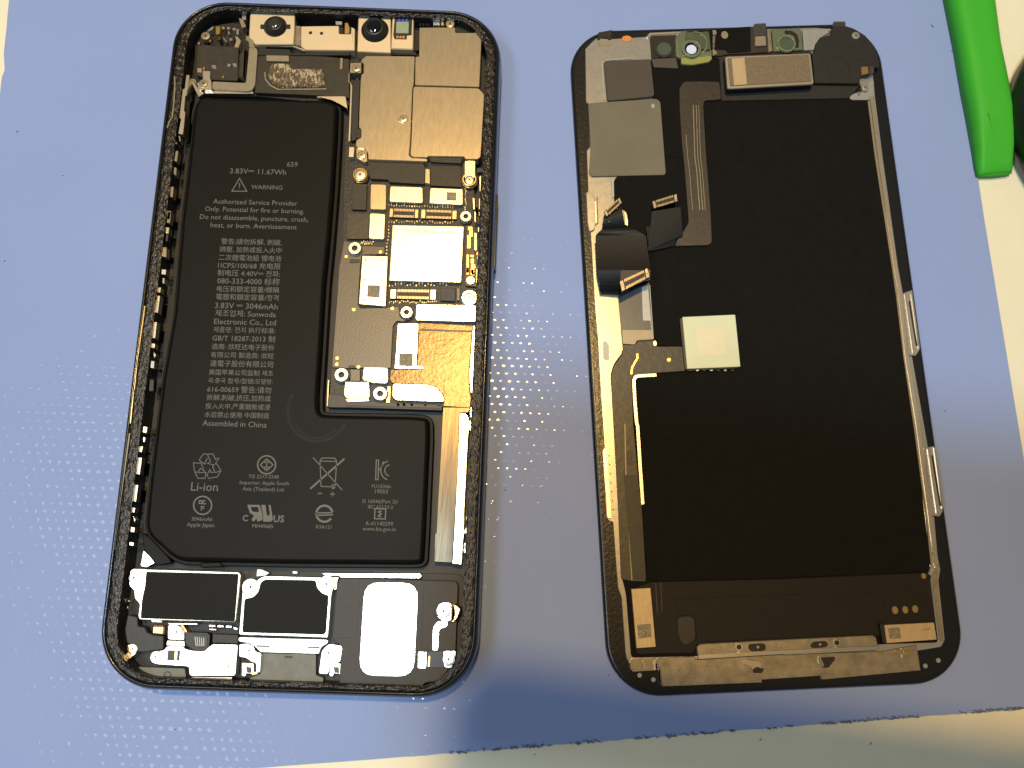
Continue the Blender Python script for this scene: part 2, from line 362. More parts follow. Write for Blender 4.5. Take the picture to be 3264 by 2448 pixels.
def stroke_v(paths, w, z0, z1):
    """paths: lists of mm points (x,y[,z]); strips of width w with their own thickness"""
    V, Fc = [], []
    for P in paths:
        P = [Vector((p[0], p[1], p[2] if len(p) > 2 else 0)) for p in P]
        P = [p for i, p in enumerate(P) if i == 0 or (p - P[i - 1]).length > 1e-5]
        if len(P) < 2: continue
        closed = (P[0] - P[-1]).length < 1e-4
        if closed: P = P[:-1]
        k = len(P); base = len(V)
        for i in range(k):
            a = P[i - 1] if (closed or i > 0) else P[i]; c = P[(i + 1) % k] if (closed or i < k - 1) else P[i]
            e1 = (P[i] - a) if (P[i] - a).length > 1e-9 else (c - P[i]); e2 = (c - P[i]) if (c - P[i]).length > 1e-9 else e1
            e1 = Vector((e1.x, e1.y)).normalized(); e2 = Vector((e2.x, e2.y)).normalized()
            n1, n2 = Vector((-e1.y, e1.x)), Vector((-e2.y, e2.x)); m = n1 + n2
            if m.length < 1e-5: m = n1
            m.normalize(); d = w / 2 / max(0.45, m.dot(n1))
            for s, zz in ((1, z0), (1, z1), (-1, z1), (-1, z0)): V.append((P[i].x + m.x * d * s, P[i].y + m.y * d * s, P[i].z + zz))
        for i in range(k if closed else k - 1):
            j = (i + 1) % k
            for q in range(4):
                q2 = (q + 1) % 4; Fc.append((base + i * 4 + q, base + i * 4 + q2, base + j * 4 + q2, base + j * 4 + q))
        if not closed: Fc.append(tuple(base + q for q in (0, 1, 2, 3))); Fc.append(tuple(base + (k - 1) * 4 + q for q in (3, 2, 1, 0)))
    return V, Fc
def stroke(name, parent, fr, paths, w, z0, z1, mat):
    """picture paths; w in mm; z1 the height of the upper face"""
    PP = [[tuple(loc_pt(parent, f, x, y, z1))[:2] for f, x, y in norm_pts(fr, path)] for path in paths]
    V, Fc = stroke_v(PP, w, z0, z1)
    return mesh_obj(name, V, Fc, mat, parent)
def circ(x, y, r, n=24, a0=0, a1=360): return [(x + r * math.cos(math.radians(a0 + (a1 - a0) * i / n)), y + r * math.sin(math.radians(a0 + (a1 - a0) * i / n))) for i in range(n + 1)]
def text(name, parent, fr, s, x0, y0, x1, y1, z, mat='print', hgt=None, bold=0.0):
    """printed line from its left end to its right end (middle height)"""
    cu = bpy.data.curves.new('t', 'FONT'); cu.body = s; cu.size = 1.0; cu.resolution_u = 2; cu.offset = bold
    ob = bpy.data.objects.new('t', cu); COL.objects.link(ob)
    dg = bpy.context.evaluated_depsgraph_get(); me = bpy.data.meshes.new_from_object(ob.evaluated_get(dg))
    bpy.data.objects.remove(ob); bpy.data.curves.remove(cu)
    if not me.vertices: return None
    xs = [v.co.x for v in me.vertices]; mnx, mxx = min(xs), max(xs)
    a, b = loc_pt(parent, fr, x0, y0, z), loc_pt(parent, fr, x1, y1, z); d = b - a; k = d.length / (mxx - mnx)
    e = Vector((d.x, d.y)).normalized(); n = Vector((-e.y, e.x)); c = (a + b) / 2; ky = k
    if hgt:
        ys = [v.co.y for v in me.vertices]; ky = hgt * mmpx(fr, z) / (max(ys) - min(ys))
    for v in me.vertices:
        X = (v.co.x - (mnx + mxx) / 2) * k; Y = (v.co.y - 0.35) * ky
        v.co = (MM * (e.x * X + n.x * Y), MM * (e.y * X + n.y * Y), 0)
    me.materials.clear(); me.materials.append(M[mat])
    return place(name, me, Vector((c.x, c.y, z + 0.012)), parent)
def connector(parent, fr, P4, z0, z1, pins=16, cap='gold', base='capblack'):
    """board connector: housing, two metal end caps, two rows of tiny pins"""
    o = prism('connector', parent, fr, P4, z0, z1, base, r=0.12, bev=0.05)
    for u0, u1 in ((0.0, 0.12), (0.88, 1.0)):
        prism('end_cap', o, fr, [quad_in(P4, u0, 0.02), quad_in(P4, u1, 0.02), quad_in(P4, u1, 0.98), quad_in(P4, u0, 0.98)], z1 - 0.3, z1 + 0.12, cap, r=0.1)
    prism('insert', o, fr, [quad_in(P4, 0.17, 0.36), quad_in(P4, 0.83, 0.36), quad_in(P4, 0.83, 0.64), quad_in(P4, 0.17, 0.64)], z1 - 0.2, z1 + 0.05, 'flex', r=0.05)
    V, Fc = [], []
    for row in ((0.02, 0.28), (0.72, 0.98)):
        for i in range(pins):
            u = 0.15 + 0.70 * (i + 0.5) / pins; du = 0.70 / pins * 0.20
            q = [loc_pt(o, fr, *quad_in(P4, a, b), z1 + 0.06) for a, b in ((u - du, row[0]), (u + du, row[0]), (u + du, row[1]), (u - du, row[1]))]
            v, f = prism_v([(w.x, w.y) for w in q], z1 - 0.1, z1 + 0.07, 0.0); b0 = len(V); V += v; Fc += [tuple(b0 + k for k in ff) for ff in f]
    p = mesh_obj('pins', V, Fc, 'pin', o); p['kind'] = 'stuff'
    return o
def patch(name, parent, fr, corners, mat, th=0.12, nu=8, nv=8, bulge=0.0):
    """flexible sheet: corners TL TR BR BL as (x, y, z), curved by bulge mm in the middle"""
    P = [loc_pt(parent, c[0] if len(c) == 4 else fr, *(c[-3:])) for c in corners]
    V, Fc = [], []
    for side in (0, 1):
        for j in range(nv + 1):
            for i in range(nu + 1):
                u, v = i / nu, j / nv
                q = (P[0] * (1 - u) + P[1] * u) * (1 - v) + (P[3] * (1 - u) + P[2] * u) * v
                q = q + Vector((0, 0, bulge * 4 * v * (1 - v) - th * side)); V.append(tuple(q))
    m = (nu + 1) * (nv + 1); I = lambda s, i, j: s * m + j * (nu + 1) + i
    for j in range(nv):
        for i in range(nu):
            Fc.append((I(0, i, j + 1), I(0, i + 1, j + 1), I(0, i + 1, j), I(0, i, j))); Fc.append((I(1, i, j), I(1, i + 1, j), I(1, i + 1, j + 1), I(1, i, j + 1)))
    for i in range(nu):
        Fc.append((I(0, i, 0), I(0, i + 1, 0), I(1, i + 1, 0), I(1, i, 0))); Fc.append((I(0, i + 1, nv), I(0, i, nv), I(1, i, nv), I(1, i + 1, nv)))
    for j in range(nv):
        Fc.append((I(0, 0, j + 1), I(0, 0, j), I(1, 0, j), I(1, 0, j + 1))); Fc.append((I(0, nu, j), I(0, nu, j + 1), I(1, nu, j + 1), I(1, nu, j)))
    return mesh_obj(name, V, Fc, mat, parent, smooth=False)
def rrect(hx, hy, r, n=14):
    out = []
    for cx_, cy_, a0 in ((hx - r, hy - r, 0), (-hx + r, hy - r, 90), (-hx + r, -hy + r, 180), (hx - r, -hy + r, 270)):
        for i in range(n + 1):
            a = math.radians(a0 + 90 * i / n); out.append((cx_ + r * math.cos(a), cy_ + r * math.sin(a)))
    return out
def loft(name, parent, rings, mat, cap0=True, cap1=True, smooth=True):
    V, Fc = [], []; n = len(rings[0][0])
    for p, z in rings: V += [(x, y, z) for x, y in p]
    for k in range(len(rings) - 1):
        for i in range(n): j = (i + 1) % n; Fc.append((k * n + i, k * n + j, (k + 1) * n + j, (k + 1) * n + i))
    if cap0: Fc.append(tuple(range(n - 1, -1, -1)))
    if cap1: Fc.append(tuple(range((len(rings) - 1) * n, len(rings) * n)))
    o = mesh_obj(name, V, Fc, mat, parent, origin=Vector((0, 0, 0)) if parent else None)
    if smooth:
        for p in o.data.polygons: p.use_smooth = len(p.vertices) == 4
    return o

# ================================================================== the setting: table and mat
def sheet(name, parent, pts, z0, z1, mat, mats=None):
    V, Fc = prism_v(pts, z0, z1, 0.0); return V, Fc
tb = mesh_obj('table_top', *prism_v([(-420, -260), (420, -260), (420, 460), (-420, 460)], -30, -0.7, 0.0), 'table', None, origin=Vector((0, 0, -0.7)))
tb['kind'] = 'structure'
def wob(a, b, n, amp, fr='p'):
    out = []
    for i in range(n):
        t = i / n; x = a[0] + (b[0] - a[0]) * t; y = a[1] + (b[1] - a[1]) * t
        out.append((x + random.uniform(-amp, amp) * 0.4, y + random.uniform(-amp, amp)))
    return out
c_bl, c_br = (-700, 2566), (3470, 2242)
mpts = [ray_to('p', *q, 0.0) for q in
        wob(c_bl, (1290, 2412), 20, 1.0) + wob((1290, 2412), c_br, 90, 1.6) + [(3390, 2243)] + wob((3377, 2150), (3128, 640), 24, .6) + wob((3117, 565), (2990, -130), 14, .6)
        + [(2900, -700), (200, -760)] + wob((48, -200), (8, 215), 10, 1.0) + [(15, 222), (6, 246)] + wob((4, 260), (-60, 900), 8, 1.0) + [(-220, 1500)]]
V, Fc = prism_v([(v.x, v.y) for v in mpts], -0.7, 0.0, 0.0)
wm = mesh_obj('work_mat', V, Fc, 'mat', None, origin=Vector((0, 60, -0.7)), mats=['matedge'], fmat=[0 if len(f) > 4 else 1 for f in Fc])
wm['label'] = 'blue vinyl work mat with a fine woven grain under both phone halves'; wm['category'] = 'mat'
# frayed threads along the near cut edge
V, Fc = [], []
for i in range(420):
    t = random.random(); x = 1330 + 1980 * t ** 0.9; y = 2412 - (x - 1290) * 0.0780 + random.uniform(-6, 2)
    if math.sin(x * 0.031) + math.sin(x * 0.0117 + 1) < -0.5: continue
    c = ray_to('p', x, y, 0.02); L = random.uniform(0.08, 0.5); h = random.uniform(0.03, 0.12); a = random.uniform(-0.5, 0.5) - 0.08
    v, f = prism_v([(c.x + (L * sx * math.cos(a) - h * sy * math.sin(a)), c.y + (L * sx * math.sin(a) + h * sy * math.cos(a))) for sx, sy in ((-1, -1), (1, -1), (1, 1), (0, 1.5), (-1, 1))], -0.3, random.uniform(0.03, 0.12), 0.0)
    b0 = len(V); V += v; Fc += [tuple(b0 + k for k in ff) for ff in f]
fr_ = mesh_obj('frayed_fibres', V, Fc, 'matedge', wm); fr_['kind'] = 'stuff'

# ================================================================== open phone body
PHL, PHR = Vector((-40.8111, 46.465, 0)), 0.0453
P_ = thing('phone_body', 'opened black phone body, battery and circuit board exposed, lying on the blue mat', 'phone', PHL, PHR)
W2, H2 = 35.7, 72.0
def rr(ix, iy, r): return rrect(W2 - ix, H2 - iy, r)
loft('frame', P_, [(rr(2.6, 2.6, 9.5), 0.0), (rr(1.2, 1.2, 10.6), 0.35), (rr(.35, .35, 11.2), 1.5), (rr(0, 0, 11.5), 3.2), (rr(0, 0, 11.5), 5.4), (rr(.2, .2, 11.3), 6.9),
                   (rr(.5, .5, 11.1), 7.6), (rr(.85, .85, 10.8), 7.95), (rr(1.1, 1.1, 10.6), 7.95), (rr(1.3, 1.3, 10.4), 7.55), (rr(1.3, 1.3, 10.4), 2.0)], 'frame', cap1=True)
# torn gasket band, built in uneven patches
def gasket():
    n = 400; outer, inner = rrect(W2 - 1.32, H2 - 1.32, 10.3, 99), rrect(W2 - 3.5, H2 - 2.35, 8.6, 99)
    # resample both to long sides too
    def dense(p, step=0.8):
        out = []
        for i in range(len(p)):
            a, b = Vector(p[i]), Vector(p[(i + 1) % len(p)]); k = max(1, int((b - a).length / step))
            for j in range(k): out.append(tuple(a + (b - a) * j / k))
        return out
    O = dense(rrect(W2 - 1.32, H2 - 1.32, 10.3, 16)); V, Fc = [], []
    N_ = len(O); rows = 6
    for i in range(N_):
        x, y = O[i]; t = Vector(O[(i + 1) % N_]) - Vector(O[i - 1]); t.normalize(); nrm = Vector((-t.y, t.x))
        wd = 2.0 - 1.0 * abs(nrm.y) ** 2
        jag = random.uniform(-0.02, 0.02)
        for k in range(rows):
            d = (wd + jag) * k / (rows - 1); zz = 7.5 + random.uniform(-0.05, 0.06) + (0.12 if 0 < k < rows - 1 else 0)
            V.append((x + nrm.x * d, y + nrm.y * d, zz))
        V.append((x + nrm.x * (wd + jag), y + nrm.y * (wd + jag), 2.0))
    R_ = rows + 1
    for i in range(N_):
        j = (i + 1) % N_
        for k in range(R_ - 1): Fc.append((i * R_ + k, j * R_ + k, j * R_ + k + 1, i * R_ + k + 1))
    return mesh_obj('adhesive_gasket', V, Fc, 'gasket', P_, origin=Vector((0, 0, 2)))
gasket()
loft('interior_floor', P_, [(rr(3.2, 2.1, 8.8), 2.0), (rr(3.2, 2.1, 8.8), 2.2)], 'deep', smooth=False)
# outer buttons: dark grooves on the right wall, buttons on the left wall
mesh_obj('side_button', *prism_v(rrect(0.32, 8.2, 0.3, 4), 3.2, 5.0, 0.1), 'frame', P_).location = Vector((35.75, 22, 3.2)) * MM
for yy, hh in ((46.5, 2.2), (33.5, 4.6), (22.0, 4.6)):
    o = mesh_obj('volume_button', *prism_v(rrect(0.32, hh, 0.3, 4), 3.2, 5.0, 0.1), 'frame', P_); o.location = Vector((-35.8, yy, 3.2)) * MM

# ---------------- battery
ZB = 6.2
BAT = [(633, 305), (1038, 317), (1076, 330), (1073, 420), (1062, 610), (1050, 760), (1036, 900), (1023, 1120), (1013, 1270), (1015, 1318), (1060, 1321), (1325, 1326), (1368, 1332), (1369, 1400), (1356, 1690), (1350, 1796),
       (1309, 1799), (900, 1796), (560, 1789), (459, 1697), (476, 1530), (517, 1205), (553, 998), (578, 700), (599, 521), (617, 345)]
bp_ = [loc_pt(P_, 'p', x, y, ZB) for x, y in BAT]; bp_ = fillet([(v.x, v.y) for v in bp_], 2.4, 6)
if area(bp_) < 0: bp_ = bp_[::-1]
rg = [(bp_, 2.3), (bp_, 4.9), (inset(bp_, .12), 5.55), (inset(bp_, .42), 6.0), (inset(bp_, .9), ZB)]
BT = loft('battery', P_, rg, 'wrap'); BT['label'] = 'black L-shaped battery printed with grey warnings'
ORG[BT] = Vector((0, 0, 0))
fl = inset(bp_, -0.75)
loft('pouch_flange', BT, [(fl, 2.25), (fl, 4.1), (inset(fl, .2), 4.3)], 'foil', smooth=False)
prism('pouch_flap', BT, 'L', [(10, 690), (60, 720), (210, 880), (230, 920), (120, 940), (15, 820)], 3.9, 4.5, 'foil', r=0.5, bev=0.2)
prism('pouch_crease', BT, 'L', [(440, 915), (590, 910), (610, 950), (440, 955)], 3.9, 4.6, 'foil', r=0.4, bev=0.2)
# round scuff left by a suction cup
stroke('scuff_ring', BT, 'p', [circ(1012, 1312, 95, 26, 25, 215)], 0.55, ZB - 0.03, ZB + 0.006, 'foil')
stroke('scuff_ring', BT, 'p', [circ(1010, 1318, 78, 20, 40, 150)], 0.30, ZB - 0.03, ZB + 0.006, 'foil')

K_ = 1.0 / 0.6777
def ln(s, x0, x1, y, dy=2.6, **k): return text('printed_line', BT, 'w', s, x0, y - dy / 2, x1, y + dy / 2, ZB, **k)
ln('659', 620, 643, 355, 0.7); ln('3.83V⎓ 11.67Wh', 497, 618, 370.5, 3.5); ln('WARNING', 543, 610, 404.5, 1.5)
ln('Authorized Service Provider', 461, 642, 437, 5); ln('Only. Potential for fire or burning.', 443, 657, 453.5, 6)
ln('Do not disassemble, puncture, crush,', 432, 666, 471, 6.5); ln('heat, or burn. Avertissement', 455, 641, 488, 5)
CJ = [('警告:請勿拆解, 刺破,', 478, 609, 523), ('擠壓, 加熱或投入火中', 474.5, 608.5, 540), ('二次鋰電池組 锂电池', 472.5, 607.5, 557.5), ('1ICP5/100/68 充电限', 471, 606, 574.5),
      ('制电压 4.40V⎓ 전화:', 470, 605, 591), ('080-333-4000 标称', 469.5, 604, 608), ('电压和额定容量/標稱', 468.5, 603, 625.5), ('電壓和額定容量/정격', 467, 601.5, 642.5),
      ('3.83V ⎓ 3046mAh', 464.5, 600, 661), ('제조업체: Sunwoda', 465, 596, 678), ('Electronic Co., Ltd', 462.5, 596, 695.5), ('제품명: 전지 执行标准:', 461, 595, 713.5),
      ('GB/T 18287-2013 制', 459, 594, 731.5), ('造商: 欣旺达电子股份', 457.5, 592.5, 750), ('有限公司 製造商: 欣旺', 455.5, 591.5, 768), ('達電子股份有限公司', 454, 590, 786.5),
      ('美国苹果公司监制 제조', 451.5, 590, 805.5), ('국:중국 型号/型號/모델명:', 449.5, 589, 823.5), ('616-00659 警告:请勿', 448, 586, 842), ('拆解,刺破,挤压,加热或', 446.5, 585, 860),
      ('投入火中,严重鼓胀或浸', 444, 583.5, 878.5), ('水后禁止使用 中国制造', 442, 581.5, 897)]
for s_, a_, b_, y_ in CJ: ln(s_, a_, b_, y_, 3.2)
ln('Assembled in China', 438, 576, 915.5, 4.5)
ln('Li-ion', 413, 471, 1051, 1.2); ln('TIS 2217-2548', 537, 602, 1029.5, 1.2); ln('Importer: Apple South', 518, 624, 1043, 2.2); ln('Asia (Thailand) Ltd.', 524, 615, 1056.5, 2.2)
ln('YU10346-', 801, 846, 1050.5, 1); ln('19003', 810, 838, 1061.5, .6); ln('IS 16046(Part 2)/', 783, 860, 1083, 1.6); ln('IEC 62133-2', 795, 849, 1095, 1.2)
ln('R-41140299', 791, 849, 1131, 1.2); ln('www.bis.gov.in', 783, 855, 1142.5, 1.6); ln('3046mAh', 414, 459, 1121, 1.2); ln('Apple Japan', 404, 463, 1133.5, 1.6)
ln('MH49685', 545, 590, 1136.5, 1.2); ln('R3A121', 683, 716, 1138, .8)
ln('C', 524, 536, 1119, .2, bold=0.02); ln('US', 591, 614, 1120.5, .4, bold=0.02)
def sym(paths, w=0.16, fr='L'): return stroke('printed_symbol', BT, fr, paths, w, ZB - 0.02, ZB + 0.014, 'print')
# warning triangle
sym([[('I', 1046, 1175), ('I', 1130, 1325), ('I', 955, 1325), ('I', 1046, 1175)], [('I', 1046, 1230), ('I', 1045, 1275)], [('I', 1044, 1288), ('I', 1044, 1296)]], 0.20)
# recycling arrows
sym([[(430, 155), (460, 110), (535, 110), (550, 150), (578, 140), (545, 190), (490, 180), (515, 165), (490, 110)], [(430, 155), (470, 185), (490, 140)],
     [(388, 175), (445, 178), (470, 240), (440, 215), (420, 250), (395, 235), (388, 175)], [(395, 235), (420, 290), (475, 290), (480, 245), (410, 250)],
     [(560, 180), (592, 235), (565, 280), (500, 290), (510, 308), (488, 265), (510, 225), (515, 245), (560, 245), (590, 235)], [(560, 180), (530, 200), (545, 240)]], 0.15)
sym([circ(931, 190, 67, 28)], 0.26); sym([[(931, 145), (978, 190), (931, 235), (885, 190), (931, 145)], [(931, 145), (931, 235)], [(905, 172), (955, 172)], [(905, 208), (955, 208)]], 0.2)
# crossed-out bin
sym([[(1327, 160), (1340, 140), (1435, 140), (1450, 160), (1440, 355), (1335, 350), (1327, 160)], [(1332, 162), (1448, 165)], [(1275, 135), (1492, 378)], circ(1425, 352, 14, 12)], 0.17)
sym([[(1508, 145), (1255, 368)]], 0.34)
sym([[(1310, 402), (1342, 402)], [(1402, 408), (1438, 408)], [(1420, 390), (1420, 424)]], 0.2)
# KC mark, circle with PS E, wave in a circle, standards box
sym([[(1745, 155), (1762, 155), (1758, 300), (1740, 300), (1745, 155)], circ(1850, 232, 72, 16, 110, 255)[::-1], circ(1850, 232, 42, 14, 105, 260), [(1768, 230), (1800, 165)]], 0.2)
sym([circ(456, 491, 67, 28)], 0.26); sym([[(430, 480), (432, 455), (452, 458), (450, 478), (434, 478)], circ(470, 468, 13, 10, 40, 300), [(470, 500), (446, 500), (446, 530)], [(446, 514), (466, 514)]], 0.2)
sym([circ(1360, 553, 60, 24, -10, -325)], 0.42); sym([[(1295, 548), (1420, 545)], [(1300, 566), (1425, 560)]], 0.24)
sym([[(1735, 515), (1815, 517), (1812, 592), (1732, 590), (1735, 515)], [(1785, 530), (1762, 540), (1782, 555), (1760, 568), (1780, 580)]], 0.22)
# reversed R and U of the component mark
prism('printed_symbol', BT, 'L', [(787, 487), (880, 487), (900, 560), (900, 600), (862, 612), (855, 585), (838, 612), (818, 600), (838, 565), (808, 550)], ZB - .02, ZB + .014, 'print', r=0.15, bev=0)
prism('printed_symbol', BT, 'L', [(890, 487), (922, 487), (932, 560), (948, 572), (955, 550), (945, 487), (960, 487), (978, 595), (965, 612), (905, 612), (905, 560)], ZB - .02, ZB + .014, 'print', r=0.15, bev=0)
prism('printed_symbol', BT, 'L', [(812, 503), (868, 503), (874, 540), (826, 538)], ZB + .012, ZB + .02, 'wrap', r=0.2, bev=0)

# ---------------- top: cameras, brackets, sensors
prism('front_board', P_, 'A', [(450, 330), (1050, 240), (1060, 470), (2210, 520), ('B', 1000, 600), ('B', 1000, 300), ('B', 1800, 300), ('B', 1790, 420), ('B', 300, 760), ('B', 330, 1250), (1150, 1130), (440, 1080)], 2.2, 3.6, 'board', r=0.4)
prism('camera_bracket', P_, 'A', [(1095, 165), (1140, 140), (1600, 140), (1622, 160), (1620, 330), (1608, 522), (1150, 522), (1130, 480), (1080, 440)], 3.6, 6.4, 'champagne', r=0.35, bev=0.15)
prism('bracket_lip', P_, 'A', [(1150, 530), (1600, 530), (1700, 565), (1745, 580), (1735, 605), (1600, 552), (1160, 545)], 3.6, 5.6, 'plate', r=0.1)
cc = disc('lens_well', P_, 'A', 1390, 310, 150, 6.0, 6.46, 'deep', 28)
prism('well_ear', cc, 'A', [(1215, 285), (1260, 285), (1260, 340), (1215, 340)], 6.0, 6.46, 'deep', r=0.2)
prism('well_ear', cc, 'A', [(1520, 285), (1570, 285), (1570, 340), (1520, 340)], 6.0, 6.46, 'deep', r=0.2)
def lens(fr, x, y, r, z0, z1, mat, ringmat):
    c = loc_pt(P_, fr, x, y, z1); R = r * mmpx(fr, z1)
    o = lathe('lens_barrel', P_, c, [(R * 1.25, z0), (R * 1.25, z0 + 0.35), (R * 1.08, z0 + 0.45), (R * 1.08, z1 - 0.7), (R, z1 - 0.45), (R * 0.97, z1 - 0.25), (R * 0.8, z1 - 0.2)], ringmat, 32)
    lathe('lens_glass', o, c, [(R * 0.78, z1 - 0.25), (R * 0.7, z1 - 0.08), (R * 0.45, z1 + 0.06), (R * 0.15, z1 + 0.11)], mat, 32)
lens('A', 1378, 268, 100, 6.4, 8.0, 'glassbrown', 'black')
prism('bracket_bridge', P_, 'A', [(1618, 300), (1692, 306), (1690, 545), (1606, 522)], 3.6, 5.4, 'dullsteel', r=0.1)
mp_ = prism('projector_bracket', P_, 'A', [(1692, 306), (2140, 300), (2142, 395), ('B', 250, 400), ('B', 252, 310), ('B', 300, 335), ('B', 298, 592), (1745, 588), (1690, 545)], 3.6, 6.2, 'champagne', r=0.25, bev=0.15)
disc('hole', mp_, 'A', 1805, 385, 25, 6.1, 6.215, 'deep'); disc('hole', mp_, 'A', 1935, 391, 25, 6.1, 6.215, 'deep')
prism('gold_clip', P_, 'B', [(180, 270), (215, 265), (238, 320), (235, 395), (178, 395)], 4.6, 6.3, 'gold', r=0.1); prism('small_component', P_, 'B', [(115, 320), (165, 320), (165, 395), (115, 395)], 4.6, 5.6, 'capblack', r=0.05)
prism('small_component', P_, 'B', [(70, 248), (150, 250), (148, 290), (75, 290)], 4.6, 5.4, 'greyplate', r=0.05)
prism('camera_bracket', P_, 'B', [(340, 195), (722, 205), (722, 622), (325, 605)], 3.6, 6.4, 'champagne', r=0.25, bev=0.15)
disc('lens_well', P_, 'B', 535, 352, 176, 6.0, 6.46, 'deep', 32)
lens('B', 522, 300, 132, 6.4, 8.2, 'glassblack', 'black')
ds = prism('dot_projector', P_, 'B', [(738, 190), (992, 197), (985, 582), (722, 572)], 3.6, 6.6, 'champagne', r=0.3, bev=0.2)
prism('projector_window', ds, 'B', [(765, 215), (975, 215), (968, 415), (912, 420), (910, 465), (765, 462), (748, 415)], 6.3, 6.63, 'black', r=0.1)
prism('projector_chip', ds, 'B', [(785, 252), (935, 252), (930, 392), (780, 388)], 6.6, 6.70, 'iris', r=0.05)
for k in range(3): prism('emitter', ds, 'B', [(806 + k * 44, 222), (834 + k * 44, 222), (834 + k * 44, 250), (806 + k * 44, 250)], 6.6, 6.68, 'bluechip', r=0.02)
for k in range(3): prism('contact_pad', ds, 'B', [(785 + k * 36, 420), (812 + k * 36, 420), (812 + k * 36, 450), (785 + k * 36, 450)], 6.6, 6.66, 'copper', r=0.02)
prism('module_foot', P_, 'B', [(722, 585), (985, 590), (1020, 620), (1030, 650), (720, 640)], 3.6, 5.0, 'black', r=0.1)
for x in (1060, 1095, 1130, 1160): prism('small_component', P_, 'B', [(x, 250), (x + 18, 250), (x + 18, 298), (x, 298)], 4.6, 5.4, 'slate', r=0.03)
prism('spring_or_glint', P_, 'B', [(1215, 235), (1300, 240), (1300, 300), (1220, 295)], 4.6, 6.0, 'bright', r=0.1); prism('spring_or_glint', P_, 'B', [(1315, 215), (1335, 215), (1352, 300), (1310, 300)], 4.6, 6.2, 'gold', r=0.08)
screw(P_, 'B', 1418, 275, 58, 6.6, 'shield')
# left of the cameras
prism('dark_module', P_, 'A', [(480, 520), (960, 560), (950, 950), (610, 935), (460, 880)], 3.6, 5.2, 'flex', r=0.4)
prism('module_seam', P_, 'A', [(960, 620), (1050, 560), (1040, 880), (1030, 950), (945, 900)], 3.6, 5.5, 'flex', r=0.3, bev=0.4)
prism('bent_flex', P_, 'A', [(1085, 555), (1160, 555), (1185, 595), (1155, 1000), (1120, 1060), (1060, 1075), (650, 1052), (650, 955), (1045, 975)], 3.6, 5.4, 'tanflex', r=0.5)
prism('bracket', P_, 'A', [(535, 830), (630, 835), (625, 920), (640, 950), (645, 1050), (490, 1050), (470, 980), (540, 930)], 3.6, 5.7, 'plate', r=0.2)
screw(P_, 'A', 545, 975, 55, 6.0, 'shield'); screw(P_, 'A', 570, 418, 58, 5.8, 'shield')
prism('spring_clip', P_, 'A', [(405, 920), (450, 930), (500, 1060), (560, 1095), (490, 1140), (420, 1000)], 3.6, 5.0, 'plate', r=0.1)
prism('edge_rail', P_, 'A', [(560, 1068), (1130, 1072), (1140, 1102), (565, 1100)], 3.6, 4.8, 'plate', r=0.1)
for pts, m in (([(470, 800), (530, 800), (525, 855), (475, 850)], 'plate'), ([(540, 785), (565, 790), (560, 825), (540, 820)], 'copper'), ([(640, 760), (690, 765), (700, 815), (650, 800)], 'steel'), ([(830, 745), (870, 750), (860, 785), (825, 780)], 'steel'), ([(880, 740), (935, 745), (940, 790), (900, 780)], 'steel'),
               ([(765, 890), (790, 890), (790, 920), (765, 915)], 'gold'), ([(690, 310), (745, 305), (740, 400), (690, 405)], 'gold'), ([(760, 310), (800, 315), (795, 345), (765, 340)], 'plate'), ([(820, 315), (860, 315), (860, 345), (825, 345)], 'plate'),
               ([(890, 325), (930, 325), (925, 355), (890, 355)], 'steel'), ([(835, 365), (855, 365), (855, 405), (835, 405)], 'plate'), ([(780, 425), (830, 490), (810, 500), (775, 450)], 'speck'), ([(850, 440), (890, 450), (885, 485), (850, 470)], 'speck'), ([(935, 340), (965, 340), (960, 405), (935, 405)], 'steel'),
               ([(710, 425), (750, 430), (750, 470), (715, 465)], 'slate'), ([(915, 420), (950, 430), (990, 475), (960, 560), (905, 555), (930, 480)], 'plate'), ([(960, 210), (1010, 220), (1050, 310), (1000, 330), (975, 260)], 'tanflex'), ([(995, 140), (1050, 150), (1050, 240), (1000, 220)], 'plate'), ([(1045, 420), (1075, 420), (1130, 480), (1150, 560), (1085, 560), (1080, 490), (1045, 470)], 'shield'),
               ([(480, 490), (510, 495), (505, 525), (480, 520)], 'plate'), ([(620, 460), (640, 470), (630, 495), (615, 490)], 'plate'), ([(650, 310), (672, 310), (655, 345), (600, 370), (590, 360)], 'steel')):
    prism('small_component', P_, 'A', pts, 3.6, 5.6 + random.uniform(-.2, .2), m, r=0.06)
# bronze sponge and its tray
tr = prism('sensor_tray', P_, 'A', [(1190, 650), (1290, 640), (2005, 665), (2212, 690), ('B', 230, 690), ('B', 235, 830), ('B', 225, 960), ('B', 265, 1150), (1870, 1120), (1150, 1090), (1160, 980)], 3.6, 4.9, 'flex', r=0.3)
prism('sponge_pad', tr, 'A', [(1330, 735), (1540, 735), (1585, 800), (1965, 800), (1978, 1015), (1440, 1025), (1350, 965), (1300, 880)], 4.9, 5.4, 'sponge', r=1.2, bev=0.3)
prism('tan_block', tr, 'A', [(1285, 648), (1550, 652), (1555, 722), (1290, 716)], 4.9, 5.5, 'tanflex', r=0.1)
prism('contact_strip', tr, 'A', [(2155, 680), (2185, 680), (2180, 812), (2148, 812)], 4.9, 5.3, 'shield', r=0.1)
for x in (1665, 2025, 2110): stroke('tray_seam', tr, 'A', [[(x, 670), (x - 4, 790)]], 0.12, 4.8, 4.94, 'board')
stroke('tray_ridge', tr, 'A', [[(1270, 850), (1275, 930), (1330, 1000), (1420, 1050), (1990, 1045)]], 0.25, 4.8, 5.1, 'dullsteel')
prism('black_bar', P_, 'A', [(1190, 560), (1280, 570), (1560, 580), (1580, 630), ('B', 100, 610), ('B', 240, 600), ('B', 240, 650), (1190, 650)], 3.6, 5.2, 'black', r=0.2)
